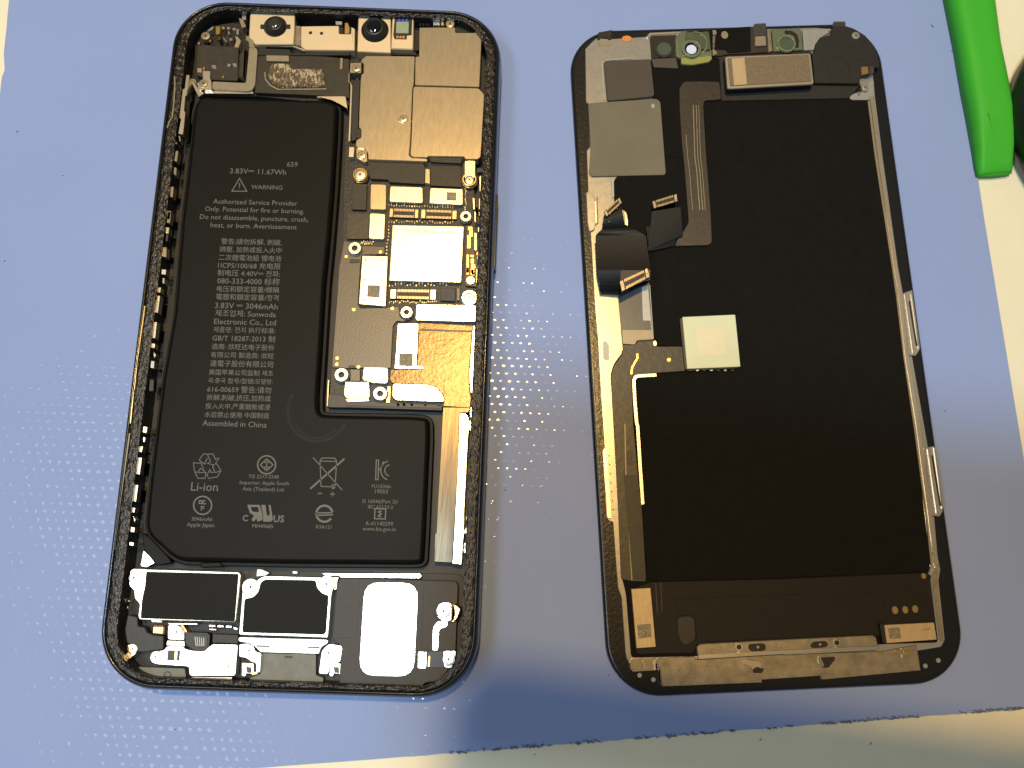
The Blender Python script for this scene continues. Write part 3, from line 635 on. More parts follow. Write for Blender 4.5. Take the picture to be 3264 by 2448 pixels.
prism('edge_rail', P_, 'A', [(1870, 1130), (2212, 1130), ('B', 195, 1155), ('B', 215, 1280), (2150, 1225), (2050, 1175), (1890, 1150)], 3.6, 5.0, 'plate', r=0.2)
prism('spring_clip', P_, 'B', [(225, 860), (238, 850), (240, 940), (270, 1010), (245, 1659), (222, 1659), (245, 1030), (222, 960)], 3.6, 5.8, 'bright', r=0.05)
prism('black_sleeve', P_, 'B', [(255, 1010), (330, 900), (360, 950), (330, 1640), (255, 1659)], 3.6, 5.3, 'black', r=0.2)
prism('screw_tab', P_, 'B', [(245, 740), (375, 735), (375, 860), (240, 855)], 3.6, 5.9, 'dullsteel', r=0.15); screw(P_, 'B', 312, 797, 54, 6.3, 'shield')

# ---------------- logic board and its shields
LB = prism('logic_board', P_, 'p', [(1100, 420), (1500, 430), (1511, 600), (1522, 720), (1532, 850), (1530, 1040), (1502, 1300), (1246, 1296), (1045, 1290), (1050, 1260), (1068, 1000), (1083, 850), (1092, 770)], 3.0, 4.2, 'board', r=0.3)
sh1 = prism('shield', P_, 'B', [(375, 700), (430, 655), (1003, 660), (990, 1000), (975, 1050), (950, 1650), ('C', 935, 165), ('C', 965, 195), ('C', 1150, 205), ('C', 1150, 240), ('C', 455, 215), ('C', 455, 140), ('C', 400, 78), ('C', 310, 66), ('C', 312, 0), (330, 1635), (372, 1618), (372, 1512), (345, 1500), (365, 940), (378, 870), (402, 860), (402, 742), (375, 735)], 4.0, 6.2, 'shield', r=0.3, bev=0.1)
sh2 = prism('shield', P_, 'B', [(1057, 322), (1478, 320), (1480, 382), (1712, 384), (1715, 332), (1775, 340), (1792, 370), (1763, 1022), (1005, 1000), (1010, 664), (1055, 662)], 4.0, 6.5, 'shield', r=0.25, bev=0.1)
sh3 = prism('shield', P_, 'B', [(995, 1014), (1755, 1036), (1820, 1110), (1790, 1659), ('C', 1778, 185), ('C', 1745, 213), ('C', 1592, 210), ('C', 1585, 182), ('C', 1158, 176), ('C', 1150, 192), ('C', 975, 186), ('C', 950, 160), (962, 1650), (985, 1050)], 4.0, 6.5, 'shield', r=0.35, bev=0.1)
o = disc('screw_boss', sh1, 'B', 862, 1372, 72, 6.0, 6.35, 'shield', 24); screw(P_, 'B', 868, 1388, 52, 6.6, 'shield')
prism('copper_edge', P_, 'B', [(1790, 1110), (1805, 1110), (1790, 1640), (1770, 1640)], 4.0, 6.1, 'copper', r=0.05)
prism('black_notch', P_, 'B', [(310, 1515), (372, 1510), (370, 1622), (310, 1625)], 4.0, 5.8, 'black', r=0.1)
prism('black_notch', P_, 'B', [(1480, 262), (1715, 268), (1712, 384), (1478, 380)], 3.6, 5.0, 'black', r=0.1)
prism('screw_tab', P_, 'C', [(315, 85), (390, 80), (440, 130), (445, 240), (410, 250), (320, 200)], 4.0, 5.7, 'shield', r=0.3); screw(P_, 'C', 378, 157, 52, 6.1, 'shield')
prism('edge_rail', P_, 'C', [(232, 65), (295, 70), (285, 190), (225, 185)], 4.0, 5.9, 'bright', r=0.1)
prism('connector_latch', P_, 'C', [(1185, 180), (1560, 192), (1550, 262), (1190, 245)], 4.0, 6.0, 'flex', r=0.1); prism('connector_latch', P_, 'C', [(1190, 248), (1545, 262), (1540, 292), (1195, 280)], 4.0, 5.2, 'slate', r=0.08)
standoff(P_, 'C', 360, 388, 92, 6.2, 'gold', 0.75); screw(P_, 'C', 360, 390, 66, 6.0, 'bright')
standoff(P_, 'C', 1645, 445, 95, 5.9, 'gold', 0.72); prism('ground_strap', P_, 'C', [(1590, 232), (1650, 225), (1715, 232), (1712, 420), (1650, 470), (1588, 430)], 5.2, 6.1, 'bright', r=0.25); screw(P_, 'C', 1645, 450, 55, 6.3, 'bright')
prism('dark_flex', P_, 'C', [(470, 235), (1100, 258), (1125, 315), (1118, 505), (705, 482), (690, 452), (485, 442), (462, 400)], 4.2, 5.2, 'flex', r=0.2)
prism('dark_flex', P_, 'C', [(1190, 268), (1550, 290), (1552, 540), (1185, 520)], 4.2, 5.0, 'flex', r=0.15)
prism('contact_strip', P_, 'C', [(1128, 322), (1180, 328), (1180, 500), (1122, 490)], 4.2, 5.4, 'shield', r=0.1)
for x in (1255, 1420): stroke('flex_seam', P_, 'C', [[(x, 340), (x - 3, 470)]], 0.15, 4.9, 5.04, 'board')
def stiff(pts, z, m, r=0.4, fr='C'): return prism('stiffener', P_, fr, pts, 4.2, z, m, r=r, bev=0.08)
s1 = stiff([(715, 528), (1095, 542), (1098, 728), (705, 712)], 5.5, 'bright'); prism('code_patch', s1, 'C', [(960, 585), (1062, 590), (1060, 672), (958, 668)], 5.4, 5.512, 'plate', r=0, bev=0)
s2 = stiff([(1185, 548), (1567, 562), (1567, 750), (1175, 732)], 5.5, 'bright'); prism('code_patch', s2, 'C', [(1380, 598), (1492, 602), (1490, 700), (1378, 694)], 5.4, 5.512, 'code', r=0, bev=0)
stiff([(485, 503), (668, 510), (664, 806), (480, 800)], 5.2, 'shield'); stiff([(475, 845), (657, 856), (642, 1155), (463, 1145)], 5.4, 'bright')
prism('dark_flex', P_, 'C', [(268, 490), (442, 505), (432, 808), (262, 802)], 4.2, 5.1, 'flex', r=0.15); prism('dark_flex', P_, 'C', [(205, 838), (470, 850), (462, 1150), (205, 1150)], 4.2, 5.0, 'brownflex', r=0.15)
connector(P_, 'C', [(710, 788), (1047, 800), (1042, 905), (703, 892)], 4.2, 5.0, 14, 'shield')
connector(P_, 'C', [(1080, 800), (1497, 814), (1492, 918), (1075, 906)], 4.2, 5.0, 18, 'shield')
connector(P_, 'D', [(905, 262), (1437, 270), (1432, 388), (898, 374)], 4.2, 5.1, 22, 'bright')
cpu = prism('processor', P_, 'C', [(742, 985), (1580, 1002), ('D', 1732, 187), ('D', 888, 165)], 4.2, 5.7, 'bright', r=0.15, bev=0.1)
text('printed_line', cpu, 'C', '1YKN9 16MUH1 159FD4 5', 900, 1050, 1525, 1080, 5.7, mat='code')
# solder beads beside the connectors and around the processor
V, Fc = [], []
def bead(fr, x, y, z=4.5, s=0.16):
    c = loc_pt(P_, fr, x, y, z); h = s * random.uniform(.7, 1.5); w = s * random.uniform(.5, 1.0)
    v, f = prism_v([(c.x - w, c.y - h), (c.x + w, c.y - h), (c.x + w, c.y + h), (c.x - w, c.y + h)], 4.1, z, 0.05); b0 = len(V); V.extend(v); Fc.extend(tuple(b0 + k for k in ff) for ff in f)
for i in range(26): bead('C', 700 + i * 30, 752 + i * 0.8 + random.uniform(-8, 8)); bead('C', 700 + i * 30, 940 + i * 0.6 + random.uniform(-16, 16))
for i in range(24): bead('D', 890 + i * 35, 205 + random.uniform(-15, 20)); bead('D', 890 + i * 24, 412 + random.uniform(-14, 14))
for i in range(16): bead('C', 690 - i * 1.5 + random.uniform(-12, 12), 1000 + i * 40)
for i in range(12): bead('C', 1600 + random.uniform(-8, 8), 560 + i * 24)
for i in range(14): bead('C', 370 + i * 11, 1185 + random.uniform(-25, 25))
q = mesh_obj('solder_beads', V, Fc, 'pin', P_); q['kind'] = 'stuff'
standoff(P_, 'C', 1603, 882, 72, 6.0); standoff(P_, 'C', 297, 1256, 82, 6.0); standoff(P_, 'D', 1090, 535, 76, 6.0); standoff(P_, 'D', 325, 1270, 86, 6.0); standoff(P_, 'D', 780, 1490, 86, 6.0)
standoff(P_, 'D', 1830, 362, 102, 5.8, 'bright', 0.6); screw(P_, 'D', 1830, 360, 62, 5.75, 'bright')
mem = prism('memory_shield', P_, 'C', [(385, 1343), (688, 1350), ('D', 848, 468), ('D', 528, 442)], 4.2, 5.8, 'plate', r=0.15, bev=0.12)
for f_, x, y in (('C', 425, 1390), ('C', 632, 1396), ('D', 596, 155), ('D', 803, 160), ('D', 583, 396), ('D', 785, 404)): disc('dimple', mem, f_, x, y, 13, 5.7, 5.815, 'code', 10)
prism('code_patch', mem, 'D', [(635, 215), (782, 220), (775, 362), (626, 355)], 5.7, 5.812, 'code', r=0, bev=0)
prism('black_slot', P_, 'C', [(240, 1382), (355, 1386), (352, 1432), (236, 1430)], 4.6, 4.88, 'black', r=0.1)
prism('chip', P_, 'D', [(1493, 250), (1667, 256), (1662, 408), (1488, 398)], 4.2, 5.0, 'slate', r=0.08)
prism('chip', P_, 'D', [(1680, 250), (1720, 252), (1715, 400), (1680, 398)], 4.2, 4.9, 'olive', r=0.08)
cv = prism('insulator_film', P_, 'D', [('C', 170, 1170), ('C', 390, 1230), ('C', 650, 1240), ('C', 650, 1330), ('C', 380, 1335), (545, 0), (520, 450), (545, 490), (860, 480), (1000, 470), (1010, 590), (1100, 645), (970, 640), (930, 700), (905, 1192), (555, 1190), (440, 1195), (215, 1185), (250, 700), (300, 0)], 4.2, 4.8, 'olive', r=0.3)
for f_, x, y in (('D', 470, 505), ('D', 924, 490), ('D', 276, 1075), ('D', 270, 1146), ('D', 525, 1176), ('D', 486, 1310), ('C', 197, 1355), ('C', 600, 1302)): disc('test_point', cv, f_, x, y, 22, 4.7, 4.9, 'gold', 12)
prism('chip', P_, 'D', [(430, 1203), (547, 1208), (545, 1345), (428, 1345)], 4.2, 5.0, 'olive', r=0.1)
prism('black_slot', P_, 'D', [(405, 1160), (480, 1160), (485, 1190), (410, 1195)], 4.4, 4.95, 'black', r=0.2)
stiff([(1205, 438), (1895, 455), (1915, 480), (1906, 648), (1198, 630)], 5.6, 'bright', 0.5, 'D')
lp = stiff([(988, 670), (1232, 664), (1210, 1160), (1292, 1175), (1290, 1204), (948, 1202), (960, 1080)], 5.5, 'bright', 0.35, 'D'); prism('code_patch', lp, 'D', [(1003, 1018), (1167, 1020), (1165, 1172), (1000, 1168)], 5.4, 5.512, 'code', r=0, bev=0)
V, Fc = [], []
prism('copper_film', P_, 'D', [(1236, 655), (1870, 690), (1860, 800), (1825, 1250), (1835, 1480), (1850, 1530), (1838, 1660), (1515, 1640), (1532, 1590), (1525, 1510), (1440, 1415), (1330, 1385), (930, 1372), (890, 1340), (905, 1210), (1290, 1206), (1215, 1160)], 4.2, 5.1, 'crumple', r=0.3, bev=0.1)
stroke('film_crease', P_, 'D', [[(1250, 740), (1860, 760)]], 0.35, 5.0, 5.2, 'brownflex')
stiff([(930, 1373), (1330, 1386), (1440, 1416), (1520, 1510), (1532, 1588), (965, 1568), (925, 1530)], 5.5, 'bright', 0.5, 'D')
stiff([(1872, 690), (1942, 710), (1920, 1475), (1890, 1497), (1842, 1480), (1830, 1260)], 6.0, 'bright', 0.4, 'D')
stiff([(590, 1180), (870, 1190), (875, 1330), (860, 1372), (700, 1366), (572, 1330)], 5.5, 'bright', 0.4, 'D'); stiff([(370, 1352), (650, 1355), (658, 1540), (380, 1548), (355, 1500)], 5.5, 'bright', 0.4, 'D')
prism('gold_edge', P_, 'D', [(870, 1400), (905, 1410), (895, 1600), (850, 1600)], 4.2, 5.0, 'gold', r=0.1); prism('gold_edge', P_, 'D', [(370, 1552), (650, 1548), (650, 1580), (400, 1590)], 4.2, 5.0, 'plate', r=0.1)
for x in (970, 1040, 1130, 1290, 1450): prism('small_component', P_, 'D', [(x, 1600), (x + 40, 1605), (x + 40, 1640), (x + 5, 1640)], 3.0, 4.6, 'slate', r=0.05)
prism('board_edge', P_, 'E', [(170, 20), (330, 30), (400, 90), (1500, 150), (1510, 200), (1400, 195), (200, 180), (150, 170)], 2.4, 4.6, 'black', r=0.3); prism('board_edge', P_, 'E', [(380, 155), (1510, 185), (1510, 215), (380, 180)], 2.4, 4.75, 'slate', r=0.1)
prism('edge_rail', P_, 'D', [(165, 1330), (185, 1330), (165, 1640), (150, 1640)], 2.4, 4.8, 'shield', r=0.05)
# antenna flex with gold pads down the right side
af = prism('antenna_flex', P_, 'C', [(1600, 985), (1690, 990), (1790, 1290), ('D', 1965, 0), ('D', 1955, 240), ('D', 1785, 225), (1590, 1640)], 4.2, 5.0, 'brownflex', r=0.2)
for f_, x, y, a, b in (('C', 1655, 1025, 28, 22), ('C', 1665, 1085, 22, 40), ('C', 1640, 1180, 22, 80), ('C', 1745, 1320, 14, 20), ('C', 1748, 1372, 12, 18), ('C', 1675, 1350, 22, 14), ('C', 1680, 1410, 20, 30), ('C', 1690, 1470, 26, 24), ('C', 1680, 1530, 20, 26), ('C', 1685, 1560, 18, 18),
                       ('C', 1625, 1440, 16, 110), ('C', 1755, 1560, 20, 95), ('D', 1865, 60, 22, 40), ('D', 1930, 110, 22, 85), ('D', 1810, 50, 16, 45)):
    prism('gold_pad', af, f_, [(x - a, y - b), (x + a, y - b), (x + a, y + b), (x - a, y + b)], 4.9, 5.1, 'gold' if a != 16 else 'copper', r=0.12)
disc('solder_dome', P_, 'D', 1842, 160, 50, 4.8, 5.5, 'bright', 18)
# springs and contacts along the right wall
for f_, pts, z, m in (('C', [(1683, 665), (1706, 665), (1710, 800), (1690, 805)], 6.6, 'bright'), ('C', [(1718, 670), (1742, 675), (1740, 780), (1718, 780)], 6.4, 'brownflex'), ('C', [(1755, 670), (1775, 670), (1772, 800), (1755, 800)], 6.4, 'shield'),
                      ('C', [(1760, 420), (1800, 385), (1830, 300), (1855, 290), (1850, 390), (1800, 450), (1785, 590), (1765, 590)], 6.8, 'plate'), ('C', [(1845, 520), (1870, 510), (1890, 560), (1860, 560)], 7.2, 'bright'), ('C', [(1800, 90), (1845, 130), (1835, 165), (1795, 150)], 7.0, 'bright'),
                      ('C', [(1730, 320), (1800, 310), (1795, 360), (1735, 370)], 6.6, 'slate'), ('C', [(1840, 720), (1880, 740), (1870, 870), (1845, 860)], 7.2, 'plate'), ('C', [(1830, 920), (1860, 930), (1865, 1010), (1835, 985)], 7.2, 'bright'), ('C', [(1700, 820), (1722, 830), (1722, 960), (1705, 940)], 6.6, 'bright'),
                      ('C', [(1755, 830), (1790, 830), (1780, 880), (1755, 880)], 6.4, 'shield'), ('C', [(1745, 1010), (1765, 1010), (1770, 1060), (1815, 1100), (1810, 1220), (1785, 1200), (1780, 1110), (1745, 1060)], 6.8, 'plate'), ('C', [(1705, 1075), (1730, 1080), (1728, 1285), (1703, 1280)], 6.6, 'bright'), ('C', [(1750, 1150), (1780, 1150), (1775, 1285), (1745, 1280)], 6.7, 'bright'),
                      ('C', [(1790, 560), (1830, 570), (1820, 680), (1795, 680)], 7.0, 'black'), ('C', [(1735, 890), (1800, 890), (1790, 970), (1740, 970)], 6.6, 'black'), ('C', [(1815, 990), (1840, 1000), (1835, 1090), (1815, 1060)], 7.3, 'dullsteel'),
                      ('D', [(1920, 460), (1950, 470), (1960, 560), (1935, 640), (1920, 630)], 6.2, 'brownflex'), ('D', [(1860, 1500), (1885, 1500), (1882, 1640), (1862, 1640)], 6.6, 'shield'), ('E', [(1860, 440), (1900, 510), (1915, 590), (1900, 600), (1850, 500)], 6.9, 'plate'),
                      ('E', [(1830, 560), (1860, 570), (1890, 650), (1870, 670), (1835, 620)], 6.9, 'shield'), ('E', [(1842, 785), (1864, 790), (1862, 960), (1836, 960)], 6.4, 'copper'), ('E', [(1835, 1105), (1858, 1110), (1842, 1285), (1818, 1280)], 6.4, 'copper'), ('E', [(1855, 985), (1880, 1000), (1885, 1080), (1862, 1105), (1850, 1050)], 6.9, 'bright'),
                      ('E', [(1830, 1300), (1860, 1300), (1850, 1360), (1830, 1350)], 6.6, 'shield'), ('E', [(1790, 1460), (1815, 1460), (1810, 1510), (1790, 1510)], 6.6, 'plate'), ('E', [(1800, 1560), (1850, 1590), (1880, 1659), (1760, 1659)], 6.4, 'shield'), ('E', [(1875, 700), (1900, 720), (1890, 900), (1875, 880)], 7.1, 'dullsteel')):
    prism('spring_or_glint', P_, f_, pts, z - 1.5, z, m, r=0.1)
# brushed flex and rail down the right side of the battery
prism('brushed_flex', P_, 'E', [(1520, 175), (1840, 180), (1820, 240), (1715, 245), (1700, 800), (1650, 1659), ('H', 1180, 285), ('H', 1005, 275), ('H', 1012, 0), (1437, 1659), (1480, 900), (1512, 260)], 3.4, 5.2, 'brush', r=0.2, bev=0.1)
for dx in (95, 140): stroke('flex_ridge', P_, 'E', [[(1512 + dx, 270), (1495 + dx, 800), (1440 + dx, 1650)]], 0.25, 5.1, 5.32, 'brush')
prism('steel_rail', P_, 'E', [(1716, 245), (1790, 250), (1822, 300), (1820, 440), (1812, 560), (1770, 1400), (1765, 1659), ('H', 1270, 302), ('H', 1182, 290), (1650, 1659), (1690, 900)], 3.4, 5.8, 'shield', r=0.25, bev=0.1)
prism('screw_tab', P_, 'E', [(1838, 178), (1890, 165), (1955, 195), (1955, 290), (1925, 316), (1835, 312)], 4.0, 6.7, 'bright', r=0.7); screw(P_, 'E', 1893, 240, 44, 7.0, 'bright')
prism('screw_tab', P_, 'E', [(1822, 330), (1952, 325), (1952, 400), (1900, 450), (1850, 455), (1822, 440)], 4.0, 6.5, 'bright', r=0.7)
prism('screw_tab', P_, 'H', [(1295, 88), (1390, 95), (1385, 185), (1340, 195), (1290, 188)], 4.0, 6.8, 'shield', r=0.4); screw(P_, 'H', 1337, 130, 40, 7.1, 'shield')
# left rail and the row of spring contacts
prism('edge_rail', P_, 'A', [(345, 878), (387, 882), (352, 1120), (335, 1130), (320, 1300), (336, 1325), (308, 1582), (250, 1572), (282, 1400), (262, 1380), (303, 1045), (325, 1040)], 4.0, 6.9, 'plate', r=0.1)
stroke('adhesive_bead', P_, 'A', [[(205, 900), (212, 980), (200, 1200), (182, 1370), (145, 1430), (120, 1500)]], 0.25, 7.5, 7.82, 'tanflex')
stroke('adhesive_bead', P_, 'M', [[(170, 900), (150, 1050), (120, 1250), (100, 1400), (75, 1640)]], 0.22, 7.5, 7.86, 'gold')
stroke('adhesive_bead', P_, 'N', [[(285, 20), (255, 330)]], 0.18, 7.5, 7.86, 'gold'); stroke('adhesive_bead', P_, 'N', [[(250, 400), (180, 900), (140, 1220)]], 0.25, 7.5, 7.8, 'tanflex')
for f_, pts, m in (('I', [(330, 670), (350, 690), (355, 735), (335, 740)], 'speck'), ('I', [(275, 740), (315, 750), (310, 775), (280, 765)], 'speck'), ('I', [(240, 770), (290, 790), (270, 860), (225, 820)], 'shield'), ('I', [(295, 850), (325, 850), (310, 980), (275, 970)], 'shield'), ('I', [(225, 980), (250, 990), (240, 1130), (220, 1110)], 'steel'),
                   ('I', [(275, 1040), (305, 1050), (300, 1150), (270, 1120)], 'shield'), ('I', [(190, 1140), (235, 1160), (240, 1220), (205, 1190)], 'plate'), ('I', [(235, 1270), (272, 1272), (260, 1400), (228, 1390)], 'shield'), ('I', [(160, 1500), (205, 1520), (180, 1600), (150, 1590)], 'shield'), ('I', [(205, 1560), (238, 1570), (225, 1659), (190, 1659)], 'shield'),
                   ('M', [(370, 60), (402, 62), (392, 170), (365, 165)], 'shield'), ('M', [(330, 70), (345, 75), (330, 190), (318, 180)], 'steel'), ('M', [(355, 205), (387, 208), (380, 265), (353, 260)], 'plate'), ('M', [(358, 268), (378, 268), (370, 330), (352, 330)], 'slate'), ('M', [(305, 285), (325, 290), (330, 345), (310, 320)], 'steel'),
                   ('M', [(320, 378), (362, 382), (360, 470), (325, 465)], 'shield'), ('M', [(318, 575), (360, 578), (355, 625), (315, 620)], 'plate'), ('M', [(325, 650), (345, 655), (345, 705), (325, 700)], 'speck'), ('M', [(265, 735), (312, 735), (308, 782), (262, 778)], 'plate'), ('M', [(254, 805), (306, 808), (287, 962), (234, 952)], 'plate'),
                   ('M', [(224, 1038), (278, 1040), (262, 1184), (208, 1180)], 'plate'), ('M', [(203, 1222), (262, 1232), (257, 1272), (195, 1262)], 'plate'), ('M', [(245, 1300), (268, 1330), (260, 1360), (248, 1345)], 'speck'), ('M', [(222, 1380), (255, 1385), (252, 1450), (220, 1445)], 'steel'), ('M', [(215, 1545), (250, 1550), (245, 1650), (205, 1650)], 'slate'),
                   ('N', [(345, 350), (375, 355), (370, 400), (342, 395)], 'shield'), ('N', [(345, 425), (362, 430), (358, 465), (345, 460)], 'speck'), ('N', [(300, 490), (346, 492), (336, 535), (295, 530)], 'plate'), ('N', [(290, 568), (338, 572), (322, 692), (274, 686)], 'plate'), ('N', [(262, 758), (312, 765), (296, 884), (249, 878)], 'plate'),
                   ('N', [(250, 918), (292, 925), (283, 962), (240, 952)], 'plate'), ('N', [(275, 985), (292, 1010), (285, 1030)], 'speck'), ('N', [(255, 1060), (288, 1065), (282, 1100), (252, 1095)], 'shield'), ('N', [(250, 1165), (282, 1172), (276, 1195), (248, 1190)], 'shield')):
    prism('spring_contact', P_, f_, pts, 5.2, 6.9, m, r=0.08)

# ---------------- bottom: speaker, haptic motor, plates
prism('bottom_tray', P_, 'p', [(385, 1810), (1480, 1830), (1480, 2100), (1380, 2195), (500, 2190), (380, 2080)], 2.2, 3.0, 'deep', r=2)
prism('corner_foil', P_, 'F', [(580, 15), (650, 80), (715, 165), (660, 190), (620, 215), (545, 200)], 3.4, 4.6, 'bright', r=0.3)
spk = prism('loudspeaker', P_, 'F', [(590, 233), (1700, 268), (1730, 300), (1665, 862), (530, 832), (513, 785), (535, 650), (470, 580), (470, 492), (405, 430), (420, 255), (460, 226), (560, 228)], 3.0, 6.0, 'plate', r=0.5, bev=0.15)
prism('black_label', spk, 'F', [(612, 265), (1698, 292), (1652, 852), (545, 815), (562, 600), (598, 430)], 5.9, 6.07, 'label', r=0.3, bev=0.02)
screw(P_, 'F', 465, 340, 58, 6.3, 'plate')
hap = prism('haptic_motor', P_, 'G', [(262, 365), (270, 225), (320, 172), (430, 185), (490, 140), (545, 126), (1180, 145), (1305, 150), (1335, 180), (1330, 310), (1318, 350), (1277, 862), (222, 825)], 3.0, 6.0, 'bright', r=0.5, bev=0.15)
prism('black_label', hap, 'G', [(292, 400), (390, 384), (455, 320), (480, 210), (535, 172), (1130, 182), (1145, 270), (1210, 340), (1282, 358), (1250, 800), (1220, 822), (265, 797)], 5.9, 6.07, 'label', r=0.5, bev=0.02)
for x, y in ((362, 262), (1256, 228)): disc('screw_seat', P_, 'G', x, y, 92, 5.9, 6.12, 'bright', 24); screw(P_, 'G', x, y, 72, 6.35, 'bright')
prism('haptic_flange', P_, 'G', [(222, 850), (1270, 880), (1280, 915), (1190, 975), (1168, 1050), (480, 1030), (410, 960), (340, 920), (222, 905)], 3.0, 5.6, 'bright', r=0.3, bev=0.1)
prism('slot', P_, 'G', [(430, 942), (590, 945), (590, 972), (430, 970)], 5.5, 5.62, 'code', r=0.1); prism('slot', P_, 'G', [(1035, 955), (1180, 960), (1175, 988), (1030, 982)], 5.5, 5.62, 'code', r=0.1)
prism('screw_tab', P_, 'G', [(232, 935), (340, 925), (400, 965), (425, 1020), (492, 1040), (475, 1268), (428, 1265), (428, 1155), (380, 1142), (300, 1090), (228, 1085)], 3.0, 5.9, 'bright', r=0.4); screw(P_, 'G', 346, 1008, 60, 6.2, 'bright')
prism('screw_tab', P_, 'G', [(1205, 1000), (1290, 928), (1432, 952), (1442, 985), (1420, 1140), (1290, 1192), (1280, 1285), (1165, 1282), (1190, 1090)], 3.0, 5.9, 'bright', r=0.5); screw(P_, 'G', 1280, 1035, 62, 6.2, 'bright')
for x in (260, 1290):
    b_ = prism('spring_box', P_, 'G', [(x, 1150), (x + 145, 1158), (x + 142, 1285), (x, 1275)], 3.0, 5.2, 'shield', r=0.15); prism('spring_gap', b_, 'G', [(x + 50, 1200), (x + 110, 1205), (x + 115, 1275), (x + 60, 1270)], 5.1, 5.25, 'capblack', r=0.15)
    disc('spring_tip', b_, 'G', x + 25, 1285, 25, 4.6, 5.3, 'bright', 10); prism('spring_tip', b_, 'G', [(x + 110, 1260), (x + 180, 1255), (x + 190, 1285), (x + 120, 1300)], 4.6, 5.1, 'copper', r=0.1)
prism('port_foam', P_, 'G', [(492, 1040), (1132, 1052), (1130, 1300), (1222, 1330), (1212, 1410), (345, 1395), (358, 1330), (480, 1285)], 3.0, 5.0, 'foam', r=0.3)
prism('foam_mark', P_, 'G', [(765, 1068), (858, 1070), (856, 1102), (764, 1100)], 4.9, 5.03, 'slate', r=0.1)
prism('microphone_housing', P_, 'F', [(395, 770), (512, 800), (515, 905), (600, 920), (625, 980), (700, 1012), (816, 1022), (816, 1180), (640, 1202), (560, 1215), (500, 1205), (480, 1130), (385, 1110), (358, 950)], 3.0, 5.3, 'slate', r=0.3, bev=0.15)
prism('copper_tab', P_, 'F', [(682, 898), (828, 905), (820, 1012), (678, 1000)], 3.4, 5.4, 'copper', r=0.3, bev=0.25)
prism('screw_tab', P_, 'F', [(870, 895), (1000, 895), (1060, 960), (1058, 1072), (866, 1060)], 3.0, 5.6, 'bright', r=0.4); screw(P_, 'F', 967, 975, 66, 5.95, 'bright')
prism('bracket_step', P_, 'F', [(858, 1075), (1062, 1082), (1066, 1142), (848, 1132)], 3.0, 5.0, 'plate', r=0.15)
prism('flex_socket', P_, 'F', [(1065, 975), (1330, 985), (1362, 1012), (1350, 1150), (1310, 1202), (1170, 1192), (1072, 1120)], 3.0, 5.3, 'slate', r=0.3); prism('mesh_port', P_, 'F', [(1180, 1008), (1325, 1015), (1340, 1120), (1300, 1162), (1190, 1152), (1163, 1112)], 5.2, 5.4, 'capblack', r=0.3)
for i in range(5): stroke('mesh_wire', P_, 'F', [[(1185 + i * 26, 1030 + i * 4), (1200 + i * 22, 1140)]], 0.14, 5.3, 5.46, 'dullsteel')
prism('flex_socket', P_, 'F', [(1392, 998), (1690, 1010), (1690, 1112), (1390, 1100)], 3.0, 4.9, 'flex', r=0.2)
mpz = prism('port_bracket', P_, 'F', [(850, 1142), (1055, 1146), (1070, 1172), (1150, 1192), (1290, 1202), (1340, 1160), (1385, 1118), (1692, 1120), (1662, 1492), (1120, 1490), (1115, 1382), (740, 1357), (672, 1332), (648, 1270), (680, 1202), (820, 1190)], 3.6, 5.8, 'bright', r=0.5, bev=0.1)
prism('window', mpz, 'F', [(865, 1185), (1017, 1190), (1002, 1317), (853, 1310)], 5.7, 5.83, 'capblack', r=0.15); prism('gold_contact', mpz, 'F', [(945, 1200), (985, 1200), (972, 1312), (938, 1312)], 5.8, 5.95, 'gold', r=0.1)
prism('slot', mpz, 'F', [(1568, 1345), (1595, 1350), (1588, 1415), (1560, 1412)], 5.7, 5.82, 'dullsteel', r=0.2)
screw(P_, 'F', 726, 1266, 62, 6.1, 'bright')
prism('bracket_lip', P_, 'F', [(1140, 1500), (1625, 1505), (1610, 1562), (1130, 1552)], 3.0, 4.8, 'plate', r=0.15)
prism('screw_tab', P_, 'F', [(390, 1130), (470, 1110), (512, 1160), (500, 1220), (420, 1290), (360, 1290), (355, 1250), (400, 1215)], 3.0, 5.2, 'shield', r=0.3); screw(P_, 'F', 450, 1175, 55, 5.5, 'shield')
ff_ = prism('edge_foam', P_, 'F', [(395, 1382), (1065, 1405), (1085, 1562), (650, 1548), (570, 1485), (440, 1435)], 3.0, 4.6, 'foam', r=0.3)
stroke('foam_mark', ff_, 'F', [circ(862, 1480, 38, 14)], 0.18, 4.55, 4.64, 'slate')
for pts, m in (([(668, 832), (800, 842), (795, 862), (680, 858)], 'bright'), ([(865, 868), (1215, 872), (1215, 890), (880, 892)], 'plate'), ([(1345, 890), (1425, 892), (1425, 918), (1350, 915)], 'plate'), ([(1445, 895), (1522, 897), (1522, 922), (1450, 920)], 'plate'), ([(1545, 898), (1618, 900), (1615, 928), (1548, 925)], 'plate'), ([(1635, 910), (1690, 930), (1680, 955), (1640, 945)], 'bright'),
               ([(1350, 935), (1440, 940), (1430, 955), (1355, 952)], 'bright'), ([(1010, 895), (1050, 900), (1100, 980), (1075, 985)], 'gold'), ([(350, 580), (375, 585), (365, 630), (345, 620)], 'shield'), ([(395, 600), (415, 600), (420, 620), (400, 620)], 'bright'), ([(385, 670), (400, 670), (400, 700), (385, 700)], 'bright')):
    prism('spring_or_glint', P_, 'F', pts, 3.4, 5.2, m, r=0.06)
prism('steel_strip', P_, 'H', [('G', 1195, 95), ('G', 1420, 102), (870, 388), (888, 410), (862, 432), (100, 424), ('G', 1420, 138), ('G', 1240, 130)], 3.0, 5.6, 'bright', r=0.15)
prism('screw_tab', P_, 'H', [(10, 418), (95, 422), (78, 450), (70, 540), (45, 548), (40, 490)], 3.0, 5.2, 'shield', r=0.2)
